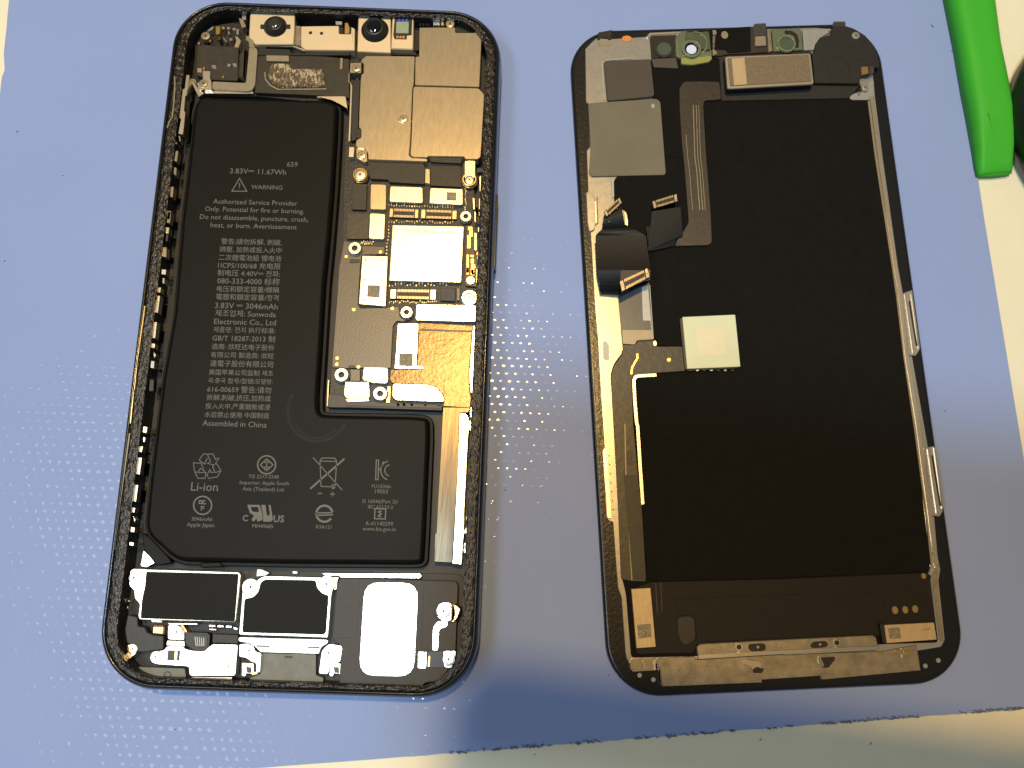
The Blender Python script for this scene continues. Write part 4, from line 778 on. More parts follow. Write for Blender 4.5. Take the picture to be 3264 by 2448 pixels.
prism('spring_or_glint', P_, 'G', [(440, 50), (500, 55), (590, 95), (540, 130), (430, 140)], 3.4, 4.9, 'steel', r=0.2); prism('spring_or_glint', P_, 'G', [(855, 75), (915, 80), (915, 105), (860, 105)], 3.4, 4.4, 'bright', r=0.1)
hs = prism('speaker_housing', P_, 'H', [(100, 428), (290, 430), (905, 450), (1215, 460), (1238, 500), (1230, 690), (1215, 1110), (1210, 1200), (1130, 1330), (1040, 1420), (912, 1440), (890, 1475), (95, 1462), (102, 1290), (122, 1090), (60, 1040), (28, 1005), (70, 520)], 3.0, 5.9, 'house', r=0.5, bev=0.1)
stroke('seam', hs, 'H', [[(293, 432), (262, 1006), (38, 1006)], [(910, 452), (886, 1100), (900, 1116), (1210, 1118)]], 0.22, 5.8, 5.905, 'deep')
prism('speaker_plate', hs, 'H', [(335, 465), (860, 475), (815, 1382), (278, 1370)], 5.6, 6.15, 'bright', r=3.0, bev=0.1)
prism('screw_well', hs, 'H', [(1010, 690), (1060, 660), (1220, 665), (1230, 860), (1050, 850), (1000, 800)], 5.8, 5.92, 'deep', r=0.4, bev=0)
prism('screw_tab', P_, 'H', [(1040, 690), (1090, 664), (1172, 668), (1172, 840), (1090, 845), (1035, 800)], 4.6, 6.2, 'bright', r=0.5); screw(P_, 'H', 1095, 746, 66, 6.6, 'bright')
prism('spring_clip', P_, 'H', [(1180, 670), (1222, 675), (1272, 715), (1265, 770), (1225, 850), (1165, 868), (1190, 780)], 4.6, 6.4, 'gold', r=0.3, bev=0.4)
prism('antenna_strip', P_, 'H', [(1045, 842), (1140, 842), (1132, 900), (1058, 918), (1046, 1132), (985, 1130), (995, 900)], 5.8, 6.1, 'bright', r=0.6)
prism('coax_plate', P_, 'H', [(853, 1135), (938, 1140), (930, 1302), (848, 1300)], 5.6, 6.15, 'bright', r=0.3)
wl = prism('dark_well', P_, 'H', [(940, 1140), (1092, 1130), (1105, 1292), (930, 1292)], 5.4, 5.95, 'capblack', r=0.2); prism('gold_bar', wl, 'H', [(953, 1178), (972, 1178), (965, 1284), (944, 1282)], 5.9, 6.1, 'gold', r=0.05)
prism('screw_tab', P_, 'H', [(1098, 1130), (1216, 1130), (1208, 1200), (1170, 1292), (1110, 1290), (1088, 1220)], 5.6, 6.2, 'bright', r=0.3); screw(P_, 'H', 1148, 1212, 58, 6.6, 'bright')
prism('spring_or_glint', P_, 'H', [(1040, 1418), (1110, 1384), (1118, 1398), (1052, 1428)], 5.0, 6.0, 'bright', r=0.05)  # bright sliver shaped as a glint on the housing corner, no spring

# ================================================================== display assembly, face down
DIL, DIR_ = Vector((49.9019, 53.2532, 0)), 0.1194
Q_ = thing('display_assembly', 'detached phone display lying face down with its cables and black back film up', 'display', DIL, DIR_)
dw, dh = 35.217, 71.847
def dr(i, r): return rrect(dw - i, dh - i, r)
loft('cover_glass', Q_, [(dr(.9, 9.6), 0.0), (dr(.2, 10.2), 0.3), (dr(0, 10.4), 0.8), (dr(.1, 10.3), 1.3), (dr(.45, 10.0), 1.55), (dr(.8, 9.7), 1.6)], 'rim')
ZM = 1.9
mid = prism('metal_midplate', Q_, 'p', [(1866, 156), (1884, 137), (1900, 122), (1950, 124), (2060, 117), (2071, 106), (2150, 100), (2225, 98), (2600, 88), (2646, 92), (2700, 95), (2760, 120), (2786, 262), (2790, 312), (2814, 500), (2863, 850), (2878, 930), (2908, 1139), (2959, 1429), (2990, 1780), (2998, 1814), (2992, 1850), (3012, 2040), (3000, 2062), (2920, 2075), (2010, 2120), (1998, 2100), (1994, 2080), (1981, 1903), (1970, 1873), (1964, 1800), (1954, 1663), (1940, 1660), (1933, 1645), (1921, 1431), (1927, 1428), (1915, 1253), (1906, 1084), (1898, 1000), (1883, 744), (1877, 738), (1868, 614), (1875, 611), (1871, 500), (1870, 480), (1880, 470), (1876, 330), (1868, 325)], 1.5, ZM, 'steel', r=0.3, bev=0.08)
# black back films
film = prism('back_film', Q_, 'p', [(2074, 186), (2300, 182), (2590, 170), (2736, 260), (2769, 318), (2794, 500), (2842, 850), (2881, 1139), (2932, 1513), (2965, 1790), (2962, 1827), (2969, 1854), (2989, 2048), (2825, 2053), (2209, 2092), (2017, 2096), (2011, 2087), (1995, 1892), (1979, 1827), (1970, 1621), (1955, 1350), (1946, 1193), (1956, 1160), (1980, 1128), (1986, 1109), (1977, 1017), (1969, 935), (1990, 800), (2000, 740), (1995, 672), (1958, 660), (1956, 580), (1962, 566), (1975, 560), (2080, 330)], ZM - .1, 2.05, 'matte', r=0.5, bev=0.05)
sheet_ = prism('graphite_sheet', Q_, 'p', [(2242, 326), (2768, 318), (2794, 500), (2841, 850), (2880, 1139), (2931, 1513), (2964, 1790), (2960, 1822), (2500, 1842), (2074, 1853), (2063, 1841), (2054, 1740), (2043, 1609), (2036, 1350), (2028, 1212), (2094, 1200), (2185, 1185), (2180, 1105), (2090, 1100), (2082, 1080), (2075, 954), (2110, 860), (2260, 780), (2248, 400)], 2.0, 2.25, 'matte', r=0.5, bev=0.06)
prism('lower_film', Q_, 'p', [(2074, 1856), (2500, 1846), (2958, 1826), (2966, 1856), (2984, 2040), (2830, 2048), (2810, 2026), (2220, 2052), (2212, 2080), (2030, 2085), (2010, 1880)], 2.0, 2.16, 'darkbrown', r=0.4, bev=0.04)
prism('film_fold', Q_, 'f', [(950, 400), (2212, 350), ('g', 1180, 330), ('g', 1190, 640), ('g', 1080, 700), ('g', 1060, 820), (1190, 910), (1160, 640), (1110, 600), (960, 590)], 2.1, 2.30, 'darkbrown', r=0.4, bev=0.05)
prism('film_patch', Q_, 'f', [(960, 620), (1110, 600), (1160, 650), (1165, 880), (1060, 950), (985, 900), (960, 790)], 2.1, 2.34, 'black', r=0.6, bev=0.05)
stroke('film_seam', Q_, 'f', [[(700, 210), (720, 560), (740, 580)], [(760, 210), (775, 560)]], 0.2, 2.1, 2.22, 'flex')
prism('upper_film', Q_, 'a', [(1015, 500), (1700, 540), (1820, 560), (1848, 990), (1620, 1010), (1640, 1659), (1380, 1659), (1180, 1659), (1130, 1000), (1060, 940)], 2.0, 2.15, 'matte', r=0.3)
# pads on the left
prism('foam_pad', Q_, 'a', [(470, 530), (1010, 508), (1055, 925), (1030, 950), (530, 1000), (500, 985), (462, 560)], ZM, 2.75, 'pad2', r=0.35, bev=0.1)
stroke('pad_border', Q_, 'a', [[(800, 498), (500, 520), (440, 560), (452, 800), (470, 990)]], 0.3, ZM - .1, 2.1, 'greyplate')
prism('olive_pad', Q_, 'a', [(275, 1030), (440, 1015), (1080, 975), (1125, 1010), ('c', 1070, 170), ('c', 1055, 190), ('c', 285, 207), ('c', 258, 175), (305, 1580)], ZM, 2.4, 'pad', r=0.5, bev=0.08)
disc('pad_spot', Q_, 'a', 1037, 1060, 26, 2.3, 2.43, 'greyplate', 14, 1.3)
prism('plate_notch', Q_, 'c', [(490, 225), (520, 225), (525, 420), (500, 445)], ZM - .1, 2.12, 'greyplate', r=0.2)
# raised clip at upper left
cl = prism('side_clip', Q_, 'c', [(225, 385), (250, 375), (285, 380), (320, 430), (330, 700), (315, 770), (275, 790), (255, 780), (240, 700)], 1.5, 2.5, 'steel', r=0.5, bev=0.15)
stroke('clip_slit', cl, 'c', [[(343, 420), (350, 700)]], 0.25, 2.4, 2.51, 'code'); stroke('clip_ridge', cl, 'c', [[(325, 470), (335, 700)]], 0.3, 2.4, 2.65, 'bright')
# vertical brown cable on the right of the pads
cab = prism('ribbon_cable', Q_, 'a', [(1345, 850), (1400, 772), (1560, 768), (1820, 775), (1845, 985), (1640, 1000), (1632, 1060), ('c', 1500, 0), ('c', 1545, 560), ('c', 1560, 900), ('c', 1525, 935), ('c', 1160, 945), ('c', 1200, 850), ('c', 1260, 780), ('c', 1310, 690), ('c', 1260, 60), (1375, 1500), (1350, 1100)], 2.1, 2.6, 'brownflex', r=0.6, bev=0.1)
for dx, w_, m_ in ((45, .10, 'tanflex'), (130, .16, 'tanflex'), (165, .13, 'dullsteel'), (195, .10, 'tanflex'), (225, .12, 'brownflex')):
    stroke('cable_ridge', cab, 'a', [[(1380 + dx, 1050 if dx > 100 else 1400), (1400 + dx, 1659), ('c', 1280 + dx * .9, 150), ('c', 1300 + dx * .9, 420), ('c', 1315 + dx * .88, 560)]], w_, 2.5, 2.68, m_)
# connector tails that stand off the panel
patch('connector_tail', Q_, 'c', [(922, 575, 4.0), (1225, 530, 4.2), (1250, 830, 3.4), (880, 990, 3.2)], 'navy', nu=6, nv=6, bulge=0.05)
patch('connector_tail', Q_, 'c', [(860, 740, 3.4), (1240, 690, 3.4), (1150, 945, 2.7), (890, 1000, 2.9)], 'navy', nu=6, nv=6, bulge=0.05)
patch('connector_tail', Q_, 'c', [(412, 620, 6.0), (598, 525, 6.2), (635, 720, 5.6), (395, 770, 5.4)], 'navy', nu=6, nv=6, bulge=0.3)
patch('connector_tail', Q_, 'c', [(395, 765, 5.4), (638, 715, 5.6), (860, 838, 6.2), (328, 830, 5.0)], 'navy', nu=6, nv=4, bulge=0.2)
patch('connector_tail', Q_, 'c', [(328, 828, 5.0), (860, 836, 6.2), (908, 1200, 6.6), (345, 1200, 5.2)], 'navy', nu=8, nv=8, bulge=-0.15)
patch('connector_tail', Q_, 'c', [(345, 1198, 5.2), (600, 1200, 6.0), (575, 1440, 4.0), (375, 1435, 3.6)], 'navy', nu=6, nv=6, bulge=0.25)
patch('connector_tail', Q_, 'c', [(590, 1200, 6.1), (908, 1198, 6.6), (900, 1300, 6.7), (590, 1400, 6.3)], 'black', nu=6, nv=4)
prism('flex_root', Q_, 'c', [(328, 830), (600, 900), (880, 1000), (880, 1200), (575, 1440), (375, 1440), (340, 1200)], 1.95, 2.6, 'black', r=0.4)
prism('steel_tab', Q_, 'c', [(625, 570), (655, 590), (672, 680), (668, 770), (610, 770), (640, 700)], ZM, 2.3, 'plate', r=0.5)
def lifted_connector(P4, z, pins):
    o = connector(Q_, 'c', P4, z - 0.1, z + 0.75, pins, 'dullsteel', 'capblack'); return o
lifted_connector([(415, 575), (578, 428), (605, 485), (445, 632)], 6.2, 16)
lifted_connector([(925, 470), (1185, 390), (1195, 470), (945, 545)], 4.3, 12)
lifted_connector([(580, 1315), (880, 1175), (900, 1270), (605, 1425)], 6.7, 20)
prism('copper_end', Q_, 'c', [(850, 1185), (872, 1178), (878, 1225), (858, 1235)], 7.3, 7.65, 'copper', r=0.05); disc('copper_mark', Q_, 'c', 470, 665, 26, 5.75, 5.98, 'copper', 12)
# smoky cable below, brown flex with chip
prism('smoky_cable', Q_, 'd', [(440, 140), (690, 30), (812, 0), (840, 300), (858, 672), (665, 685), (645, 735), (490, 722), (470, 450)], 2.0, 2.5, 'smoke', r=0.2, bev=0.08)
stroke('cable_ridge', Q_, 'd', [[(790, 30), (845, 665)], [(815, 30), (858, 665)]], 0.12, 2.4, 2.6, 'greyplate')
prism('cable_highlight', Q_, 'd', [(720, 60), (790, 20), (830, 450), (735, 450)], 2.3, 2.53, 'greyplate', r=0.2, bev=0.02)
prism('cable_tan_sheen', Q_, 'd', [(490, 560), (845, 560), (855, 668), (665, 680), (640, 730), (500, 722)], 2.3, 2.53, 'tanflex', r=0.15, bev=0.02)  # tan patch stands in for a warm reflection on the shiny cable
tf = prism('touch_flex', Q_, 'd', [(490, 730), (645, 738), (668, 692), (858, 682), (895, 755), (1200, 752), (1240, 1040), (920, 1062), (640, 1082), (602, 1130), (622, 1659), ('e', 610, 540), ('e', 690, 1659), ('f', 600, 196), ('f', 420, 196), ('e', 430, 1640), ('e', 400, 900), ('e', 350, 0), (355, 1100), (395, 975), (490, 850), (502, 780)], 2.05, 2.45, 'brownflex', r=0.5, bev=0.06)
for pth in ([('e', 470, 0), ('e', 480, 480), ('e', 545, 1659)], [('e', 380, 100), ('e', 425, 900), ('e', 470, 1659)]): stroke('cable_ridge', tf, 'e', [pth], 0.2, 2.4, 2.54, 'tanflex' if pth[0][1] == 470 else 'brownflex')
prism('flex_panel', tf, 'e', [(462, 542), (606, 546), (650, 900), (695, 1640), (550, 1645), (500, 1000)], 2.4, 2.56, 'flex', r=0.2, bev=0.04)
prism('flex_slot', tf, 'e', [(498, 300), (548, 295), (552, 440), (505, 440)], 2.4, 2.5, 'black', r=0.2)
stroke('gold_trace', tf, 'd', [[(668, 838), (672, 890), (640, 940), (608, 1000), (598, 1080)]], 0.38, 2.4, 2.52, 'gold'); disc('gold_dot', tf, 'd', 1040, 910, 27, 2.4, 2.52, 'gold', 14); disc('gold_dot', tf, 'd', 876, 716, 24, 2.4, 2.54, 'speck', 14, 1.5)
stroke('flex_seam', tf, 'd', [[(668, 690), (858, 680)]], 0.35, 2.4, 2.5, 'deep')
ic = prism('touch_chip', Q_, 'd', [(1165, 430), (1200, 410), (1820, 382), (1850, 1010), (1260, 1038), (1225, 1010)], 2.2, 3.0, 'capblack', r=0.15)
prism('chip_lid', ic, 'd', [(1198, 406), (1820, 378), (1882, 990), (1255, 1016)], 3.0, 3.5, 'pale', r=0.2, bev=0.08); prism('chip_core', ic, 'd', [(1355, 545), (1680, 520), (1720, 850), (1380, 860)], 3.4, 3.513, 'pale2', r=0.3, bev=0.01)
for i in range(7): prism('solder_pad', ic, 'd', [(1275 + i * 82, 1025), (1310 + i * 82, 1023), (1312 + i * 82, 1042), (1278 + i * 82, 1044)], 2.3, 3.06, 'speck' if i % 2 else 'slate', r=0.03)
# bright bent strips
stroke('bent_strip', Q_, 'd', [[(893, 1088), (690, 1098), (650, 1108), (628, 1150), (640, 1400), (662, 1659), ('e', 605, 20), ('e', 632, 450), ('e', 660, 855)]], 0.62, 2.1, 2.62, 'plate')
stroke('raised_bar', Q_, 'e', [[(258, 285), (275, 560), (295, 800), (308, 1000)]], 0.75, 1.6, 2.5, 'plate')
for i in range(7): disc('dimple', Q_, 'e', 303 + i * 7, 340 + i * 95, 8, ZM - .05, ZM + 0.06, 'code', 8)
prism('stain', Q_, 'd', [(262, 700), (290, 685), (335, 720), (340, 910), (300, 925), (268, 890)], ZM, ZM + .03, 'greyplate', r=0.5, bev=0)
# right side strips and clips
st1 = [('b', 1545, 950), ('b', 1750, 950), ('b', 1770, 1000), ('b', 1860, 1659), ('h', 258, 0), ('h', 280, 130), ('h', 318, 480), ('h', 375, 830), ('h', 410, 1100), ('h', 440, 1320), ('h', 462, 1500), ('h', 478, 1580)]
stroke('outer_strip', Q_, 'b', [st1[1:]], 0.75, 1.8, 2.5, 'plate')
stroke('inner_strip', Q_, 'b', [[('b', 1730, 1000), ('b', 1815, 1659), ('h', 243, 0), ('h', 265, 150), ('h', 305, 480), ('h', 360, 850), ('h', 395, 1110), ('h', 425, 1320), ('h', 440, 1480), ('h', 452, 1590)]], 0.5, 1.8, 2.35, 'shield')
prism('steel_foot', Q_, 'b', [(1500, 960), (1530, 930), (1590, 900), (1640, 900), (1760, 750), (1790, 760), (1790, 960), (1720, 990), (1530, 990)], 1.6, 2.4, 'greyplate', r=0.3)
for pts in ([(287, 142), (345, 122), (386, 436), (362, 472), (320, 470)], [(408, 958), (462, 948), (508, 1290), (490, 1322), (445, 1316)]):
    c_ = prism('side_clip', Q_, 'h', pts, 1.5, 2.5, 'plate', r=0.4, bev=0.12); (x0, y0), (x1, y1) = pts[0], pts[4]
    stroke('clip_ridge', c_, 'h', [[(x0 + 22, y0 + 5), (x1 + 33, y1 - 12)], [(x0 + 55, y0 - 2), (x1 + 62, y1 - 38)]], 0.32, 2.4, 2.75, 'bright')
    stroke('clip_slit', c_, 'h', [[(x0 + 42, y0 + 40), (x1 + 48, y1 - 50)]], 0.4, 2.4, 2.53, 'capblack')
    for k in range(6):
        t = (k + .5) / 6; disc('dimple', c_, 'h', x0 + 12 + (x1 - x0) * t, y0 + 15 + (y1 - y0 - 30) * t, 4, 2.45, 2.53, 'code', 8)
stroke('edge_wire', Q_, 'g', [[('h', 482, 1575), ('g', 1790, 20), ('g', 1735, 100), ('g', 1728, 180), ('g', 1760, 450), ('g', 1812, 890)]], 0.32, 1.9, 2.5, 'bright')
stroke('edge_strip', Q_, 'g', [[('g', 1800, 0), ('g', 1770, 130), ('g', 1800, 500), ('g', 1850, 900)]], 0.9, 1.6, 2.1, 'dullsteel')
prism('edge_cap', Q_, 'g', [(1720, 30), (1760, 10), (1770, 60), (1720, 130), (1695, 110)], 1.9, 2.6, 'greyplate', r=0.2)
# earpiece module and top parts
prism('panel_and_shadow', Q_, 'b', [(-470, 200), (350, 180), (560, 190), (1060, 430), (1085, 790), (1640, 790), (1540, 930), (1480, 970), (0, 1000), (-30, 500), (-200, 470)], 1.7, 2.3, 'black', r=0.4)  # black panel; its strip below the earpiece stands in for a shadow
ear = prism('earpiece', Q_, 'b', [(38, 492), (60, 478), (1035, 440), (1050, 460), (1086, 790), (1062, 808), (90, 862), (65, 850)], 2.2, 4.4, 'black', r=0.25, bev=0.05)  # walls coloured black to carry the shadow below the rim
prism('earpiece_rim', ear, 'b', [(38, 492), (60, 478), (1035, 440), (1050, 460), (1086, 790), (1062, 808), (90, 862), (65, 850)], 4.35, 4.75, 'plate', r=0.25, bev=0.12)
prism('earpiece_cover', ear, 'b', [(72, 500), (1018, 458), (1058, 768), (102, 826)], 4.6, 4.9, 'earface', r=0.2, bev=0.08); prism('earpiece_tab', ear, 'b', [(118, 505), (270, 492), (300, 806), (148, 818)], 4.85, 4.98, 'tanlabel', r=0.1, bev=0.03)
br = prism('corner_bracket', Q_, 'b', [(1290, 215), (1310, 120), (1460, 118), (1560, 150), (1690, 230), (1790, 350), (1840, 500), (1855, 620), (1790, 600), (1740, 700), (1640, 700), (1620, 798), (1090, 792), (1060, 440), (1090, 430), (1100, 350), (1150, 265)], 1.7, 3.2, 'black', r=0.4, bev=0.12)
stroke('bracket_groove', br, 'b', [[(1288, 540), (1300, 510), (1340, 494), (1430, 490), (1475, 525), (1500, 620), (1515, 700)], [(1525, 555), (1545, 525), (1590, 514), (1660, 520), (1690, 560), (1715, 580), (1785, 560)]], 0.45, 3.1, 3.215, 'deep')
stroke('bracket_groove', br, 'b', [[(1208, 370), (1255, 720)]], 0.2, 3.1, 3.215, 'deep')
prism('gold_contact', br, 'b', [(1640, 600), (1722, 595), (1728, 680), (1648, 690)], 3.1, 3.5, 'gold', r=0.1); prism('contact_base', br, 'b', [(1735, 600), (1790, 590), (1795, 670), (1740, 690)], 3.1, 3.4, 'house', r=0.1)
screw(Q_, 'b', 1580, 230, 52, 3.5, 'steel'); screw(Q_, 'b', 1690, 840, 50, 3.2, 'steel'); disc('solder_dome', Q_, 'b', 1612, 912, 25, 2.3, 2.8, 'bright', 10)
prism('top_tab', Q_, 'b', [(1300, 130), (1322, 66), (1455, 64), (1458, 130)], 1.5, 2.7, 'slate', r=0.15); prism('tab_edge', Q_, 'b', [(1320, 66), (1455, 64), (1456, 78), (1320, 80)], 2.3, 2.85, 'pad', r=0.03)
prism('top_tab', Q_, 'b', [(370, 130), (385, 98), (520, 84), (530, 150), (365, 160)], 1.5, 2.8, 'slate', r=0.15); prism('tab_edge', Q_, 'b', [(392, 92), (520, 82), (522, 98), (390, 106)], 2.3, 2.95, 'pad', r=0.03)
prism('sensor_flex', Q_, 'b', [(-500, 440), (-510, 400), (-440, 260), (-420, 180), (0, 145), (350, 125), (530, 150), (555, 190), (560, 430), (60, 455), (0, 470), (-350, 480)], 2.2, 2.75, 'brownflex', r=0.4)
prism('sensor_flex_cover', Q_, 'b', [(-430, 250), (-420, 185), (0, 150), (340, 130), (345, 420), (80, 440), (50, 400), (-110, 390), (-150, 430), (-420, 400)], 2.7, 2.9, 'matte', r=0.4)
disc('copper_pad', Q_, 'a', 1880, 225, 46, 2.8, 3.0, 'tanflex', 14, 1.2); prism('copper_pad', Q_, 'b', [(393, 240), (520, 234), (527, 350), (393, 356)], 2.7, 3.3, 'tanflex', r=0.15, bev=0.12); prism('grey_film', Q_, 'b', [(360, 145), (520, 140), (525, 232), (385, 238)], 2.7, 2.85, 'slate', r=0.1)
prism('plate_edge', Q_, 'b', [(535, 160), (575, 170), (600, 410), (550, 430)], 2.2, 2.9, 'dullsteel', r=0.1)
# window frames of clear plastic
prism('sensor_window', Q_, 'a', [(1000, 255), (1020, 235), (1315, 225), (1315, 485), (1020, 500)], 1.8, 2.2, 'deep', r=0.3); disc('filter_lens', Q_, 'a', 1165, 385, 130, 2.1, 2.5, 'capblack', 24); disc('filter_glass', Q_, 'a', 1170, 388, 92, 2.45, 2.62, 'lensgreen', 24)
prism('window_bar', Q_, 'a', [(1020, 505), (1310, 495), (1335, 620), (1045, 605)], 2.0, 2.6, 'pad2', r=0.2)
prism('window_back', Q_, 'a', [(1300, 250), (1390, 175), (1715, 170), (1730, 480), (1380, 520)], 1.8, 2.2, 'lensgreen', r=0.3)
gp = prism('clear_holder', Q_, 'a', [(1300, 252), (1370, 180), (1560, 190), (1700, 175), (1732, 470), (1560, 490), (1370, 500), (1310, 480)], 2.2, 2.9, 'clear', r=0.5, bev=0.15)
def hring(fr, x, y, r0, r1, z0, z1, m, par):
    c = loc_pt(par, fr, x, y, z1); k = mmpx(fr, z1); return ring('clear_ring', par, c, r0 * k, r1 * k, z0, z1, m, 28)
hring('a', 1490, 385, 88, 125, 2.8, 3.5, 'clear', gp); disc('dark_iris', gp, 'a', 1490, 382, 90, 2.9, 3.1, 'glassblack', 24); disc('lit_mat_disc', gp, 'a', 1490, 395, 66, 3.0, 3.16, 'paleblue', 24)  # pale disc stands in for the bright mat seen through the hole
stroke('holder_arc', gp, 'a', [circ(1530, 330, 140, 16, -100, 40)], 0.35, 2.8, 3.2, 'clear')
prism('yellow_foot', Q_, 'a', [(1368, 480), (1720, 452), (1735, 500), (1700, 540), (1500, 575), (1370, 565)], 2.0, 2.8, 'yclear', r=0.3, bev=0.15)
prism('gold_clip', Q_, 'a', [(1735, 170), (1775, 165), (1790, 210), (1745, 235)], 2.2, 3.0, 'shield', r=0.2); prism('dark_ring', Q_, 'a', [(1735, 240), (1775, 230), (1760, 400), (1800, 440), (1740, 470)], 2.2, 2.9, 'code', r=0.2)
prism('window_back', Q_, 'b', [(580, 160), (925, 140), (965, 405), (608, 425)], 1.8, 2.3, 'lensgreen', r=0.2)
gp2 = prism('clear_holder', Q_, 'b', [(590, 165), (920, 148), (960, 400), (612, 420)], 2.3, 2.9, 'clear', r=0.3, bev=0.12)
hring('b', 765, 325, 92, 120, 2.8, 3.4, 'clear', gp2); disc('filter_glass', gp2, 'b', 765, 325, 90, 2.8, 3.0, 'lensgreen', 24); stroke('black_crescent', gp2, 'b', [[(745, 190), (820, 195), (870, 225), (892, 290), (885, 370)]], 0.75, 2.8, 3.1, 'deep'); disc('yellow_glint', gp2, 'b', 662, 380, 20, 2.8, 3.05, 'yclear', 10)
prism('grey_plate', Q_, 'b', [(950, 165), (1278, 150), (1270, 195), (1155, 262), (1100, 340), (1088, 402), (965, 408)], 1.9, 2.5, 'greyplate', r=0.15); prism('steel_tip', Q_, 'b', [(1255, 172), (1285, 170), (1286, 188), (1255, 190)], 2.3, 2.65, 'bright', r=0.03)
# upper left plate details
prism('plate_notch', Q_, 'a', [(395, 195), (560, 165), (548, 282), (510, 285), (508, 262), (418, 262), (410, 285), (382, 282)], ZM - .2, 2.05, 'deep', r=0.1); prism('notch_tab', Q_, 'a', [(390, 312), (550, 310), (548, 352), (500, 362), (395, 352)], ZM - .1, ZM + .05, 'dullsteel', r=0.2)  # notch, and the darker grey tab below it
disc('copper_pad', Q_, 'a', 730, 270, 66, ZM - .1, ZM + .06, 'copper', 18, 0.7); prism('rim_strip', Q_, 'a', [(960, 245), (1000, 200), (1310, 186), (1310, 210), (1010, 225), (985, 262)], ZM - .1, 2.2, 'plate', r=0.2)
# bottom brackets and labels
prism('bottom_plate', Q_, 'f', [(722, 1102), (1150, 1076), (1168, 1116), (2212, 1052), ('g', 1120, 1020), ('g', 1556, 940), ('g', 1604, 1242), ('g', 440, 1352), ('g', 428, 1306), (1952, 1352), (1950, 1385), (780, 1432), (752, 1252), (722, 1230)], 1.5, 2.4, 'dullsteel', r=0.15, bev=0.1)
prism('plate_lip', Q_, 'f', [(718, 1110), (745, 1108), (770, 1420), (752, 1260), (720, 1235)], 2.2, 2.7, 'bright', r=0.05)
bb = prism('bottom_bracket', Q_, 'f', [(1185, 965), (1222, 932), (2212, 880), ('g', 1040, 830), ('g', 1078, 850), ('g', 1112, 998), ('g', 0, 1062), (2212, 1048), (1200, 1114)], 2.0, 3.0, 'dullsteel', r=0.3, bev=0.12)
prism('bracket_lip', bb, 'f', [(1200, 1050), (2212, 1002), ('g', 1102, 950), ('g', 1110, 1000), ('g', 0, 1062), (2212, 1050), (1200, 1112)], 2.9, 3.2, 'plate', r=0.05, bev=0.08)
c_ = loc_pt(Q_, 'f', 1678, 966, 3.0); ring('eyelet', bb, c_, 0.45, 0.85, 2.9, 3.25, 'plate', 20); disc('hole', bb, 'f', 1678, 966, 30, 2.9, 3.02, 'deep', 12)
c_ = loc_pt(Q_, 'g', 616, 916, 3.0); ring('eyelet', bb, c_, 0.45, 0.72, 2.9, 3.2, 'plate', 20); disc('hole', bb, 'g', 616, 914, 30, 2.9, 3.02, 'deep', 12)
prism('slot', bb, 'f', [(1790, 940), (1830, 928), (1960, 922), (1998, 950), (1990, 1000), (1960, 1012), (1820, 1018), (1788, 985)], 2.9, 3.03, 'capblack', r=0.6, bev=0); disc('pin_end', bb, 'f', 1903, 968, 17, 2.95, 3.1, 'plate', 10)
prism('slot', bb, 'g', [(306, 940), (340, 905), (480, 895), (512, 920), (505, 960), (470, 972), (340, 982), (310, 965)], 2.9, 3.03, 'capblack', r=0.6, bev=0); disc('pin_end', bb, 'g', 422, 936, 16, 2.95, 3.1, 'plate', 10)
prism('clip_hook', Q_, 'f', [(1732, 1128), (1770, 1115), (1920, 1130), (1948, 1165), (1950, 1222), (1890, 1200), (1840, 1235), (1800, 1190), (1740, 1178)], 2.3, 2.75, 'plate', r=0.2); prism('clip_hole', Q_, 'f', [(1838, 1215), (1900, 1205), (1975, 1222), (1950, 1275), (1845, 1272)], 2.2, 2.42, 'deep', r=0.15, bev=0)
prism('clip_hook', Q_, 'g', [(400, 1095), (415, 1080), (420, 1150), (465, 1190), (450, 1202), (410, 1170)], 2.3, 2.75, 'bright', r=0.1); prism('clip_hole', Q_, 'g', [(425, 1090), (590, 1080), (600, 1110), (520, 1210), (440, 1215), (470, 1185)], 2.2, 2.42, 'capblack', r=0.2, bev=0)
prism('corner_foot', Q_, 'f', [(405, 1140), (420, 1104), (680, 1102), (702, 1240), (430, 1256), (400, 1215)], 1.5, 2.5, 'shield', r=0.2); prism('foot_well', Q_, 'f', [(428, 1128), (560, 1120), (580, 1220), (440, 1230)], 2.4, 2.54, 'dullsteel', r=0.2, bev=0.02); stroke('foot_ridge', Q_, 'f', [[(548, 1125), (585, 1225)], [(688, 1120), (698, 1238)]], 0.25, 2.4, 2.75, 'bright')
for f_, x, y in (('f', 512, 1300), ('f', 674, 1352), ('g', 1812, 1125), ('g', 1660, 1190)): disc('solder_dot', Q_, f_, x, y, 27, 1.4, 1.75, 'greyplate', 12)
lab = prism('gold_label', Q_, 'f', [(415, 285), (640, 273), (702, 966), (476, 982)], 2.2, 2.9, 'tanlabel', r=0.08, bev=0.06); prism('code_patch', lab, 'f', [(482, 705), (640, 695), (655, 850), (498, 868)], 2.8, 2.912, 'code', r=0, bev=0)
prism('label_base', Q_, 'g', [(1120, 700), (1170, 690), (1200, 920), (1160, 925)], 2.2, 3.2, 'black', r=0.2)
lab = prism('gold_label', Q_, 'g', [(1175, 710), (1760, 680), (1792, 880), (1205, 922)], 2.2, 3.0, 'tanlabel', r=0.08, bev=0.06); prism('code_patch', lab, 'g', [(1215, 745), (1355, 735), (1375, 865), (1240, 875)], 2.9, 3.012, 'code', r=0, bev=0)
text('printed_line', lab, 'g', '14009', 1610, 768, 1722, 752, 3.0, mat='code'); disc('printed_dot', lab, 'g', 1738, 838, 9, 2.9, 3.012, 'code', 8)
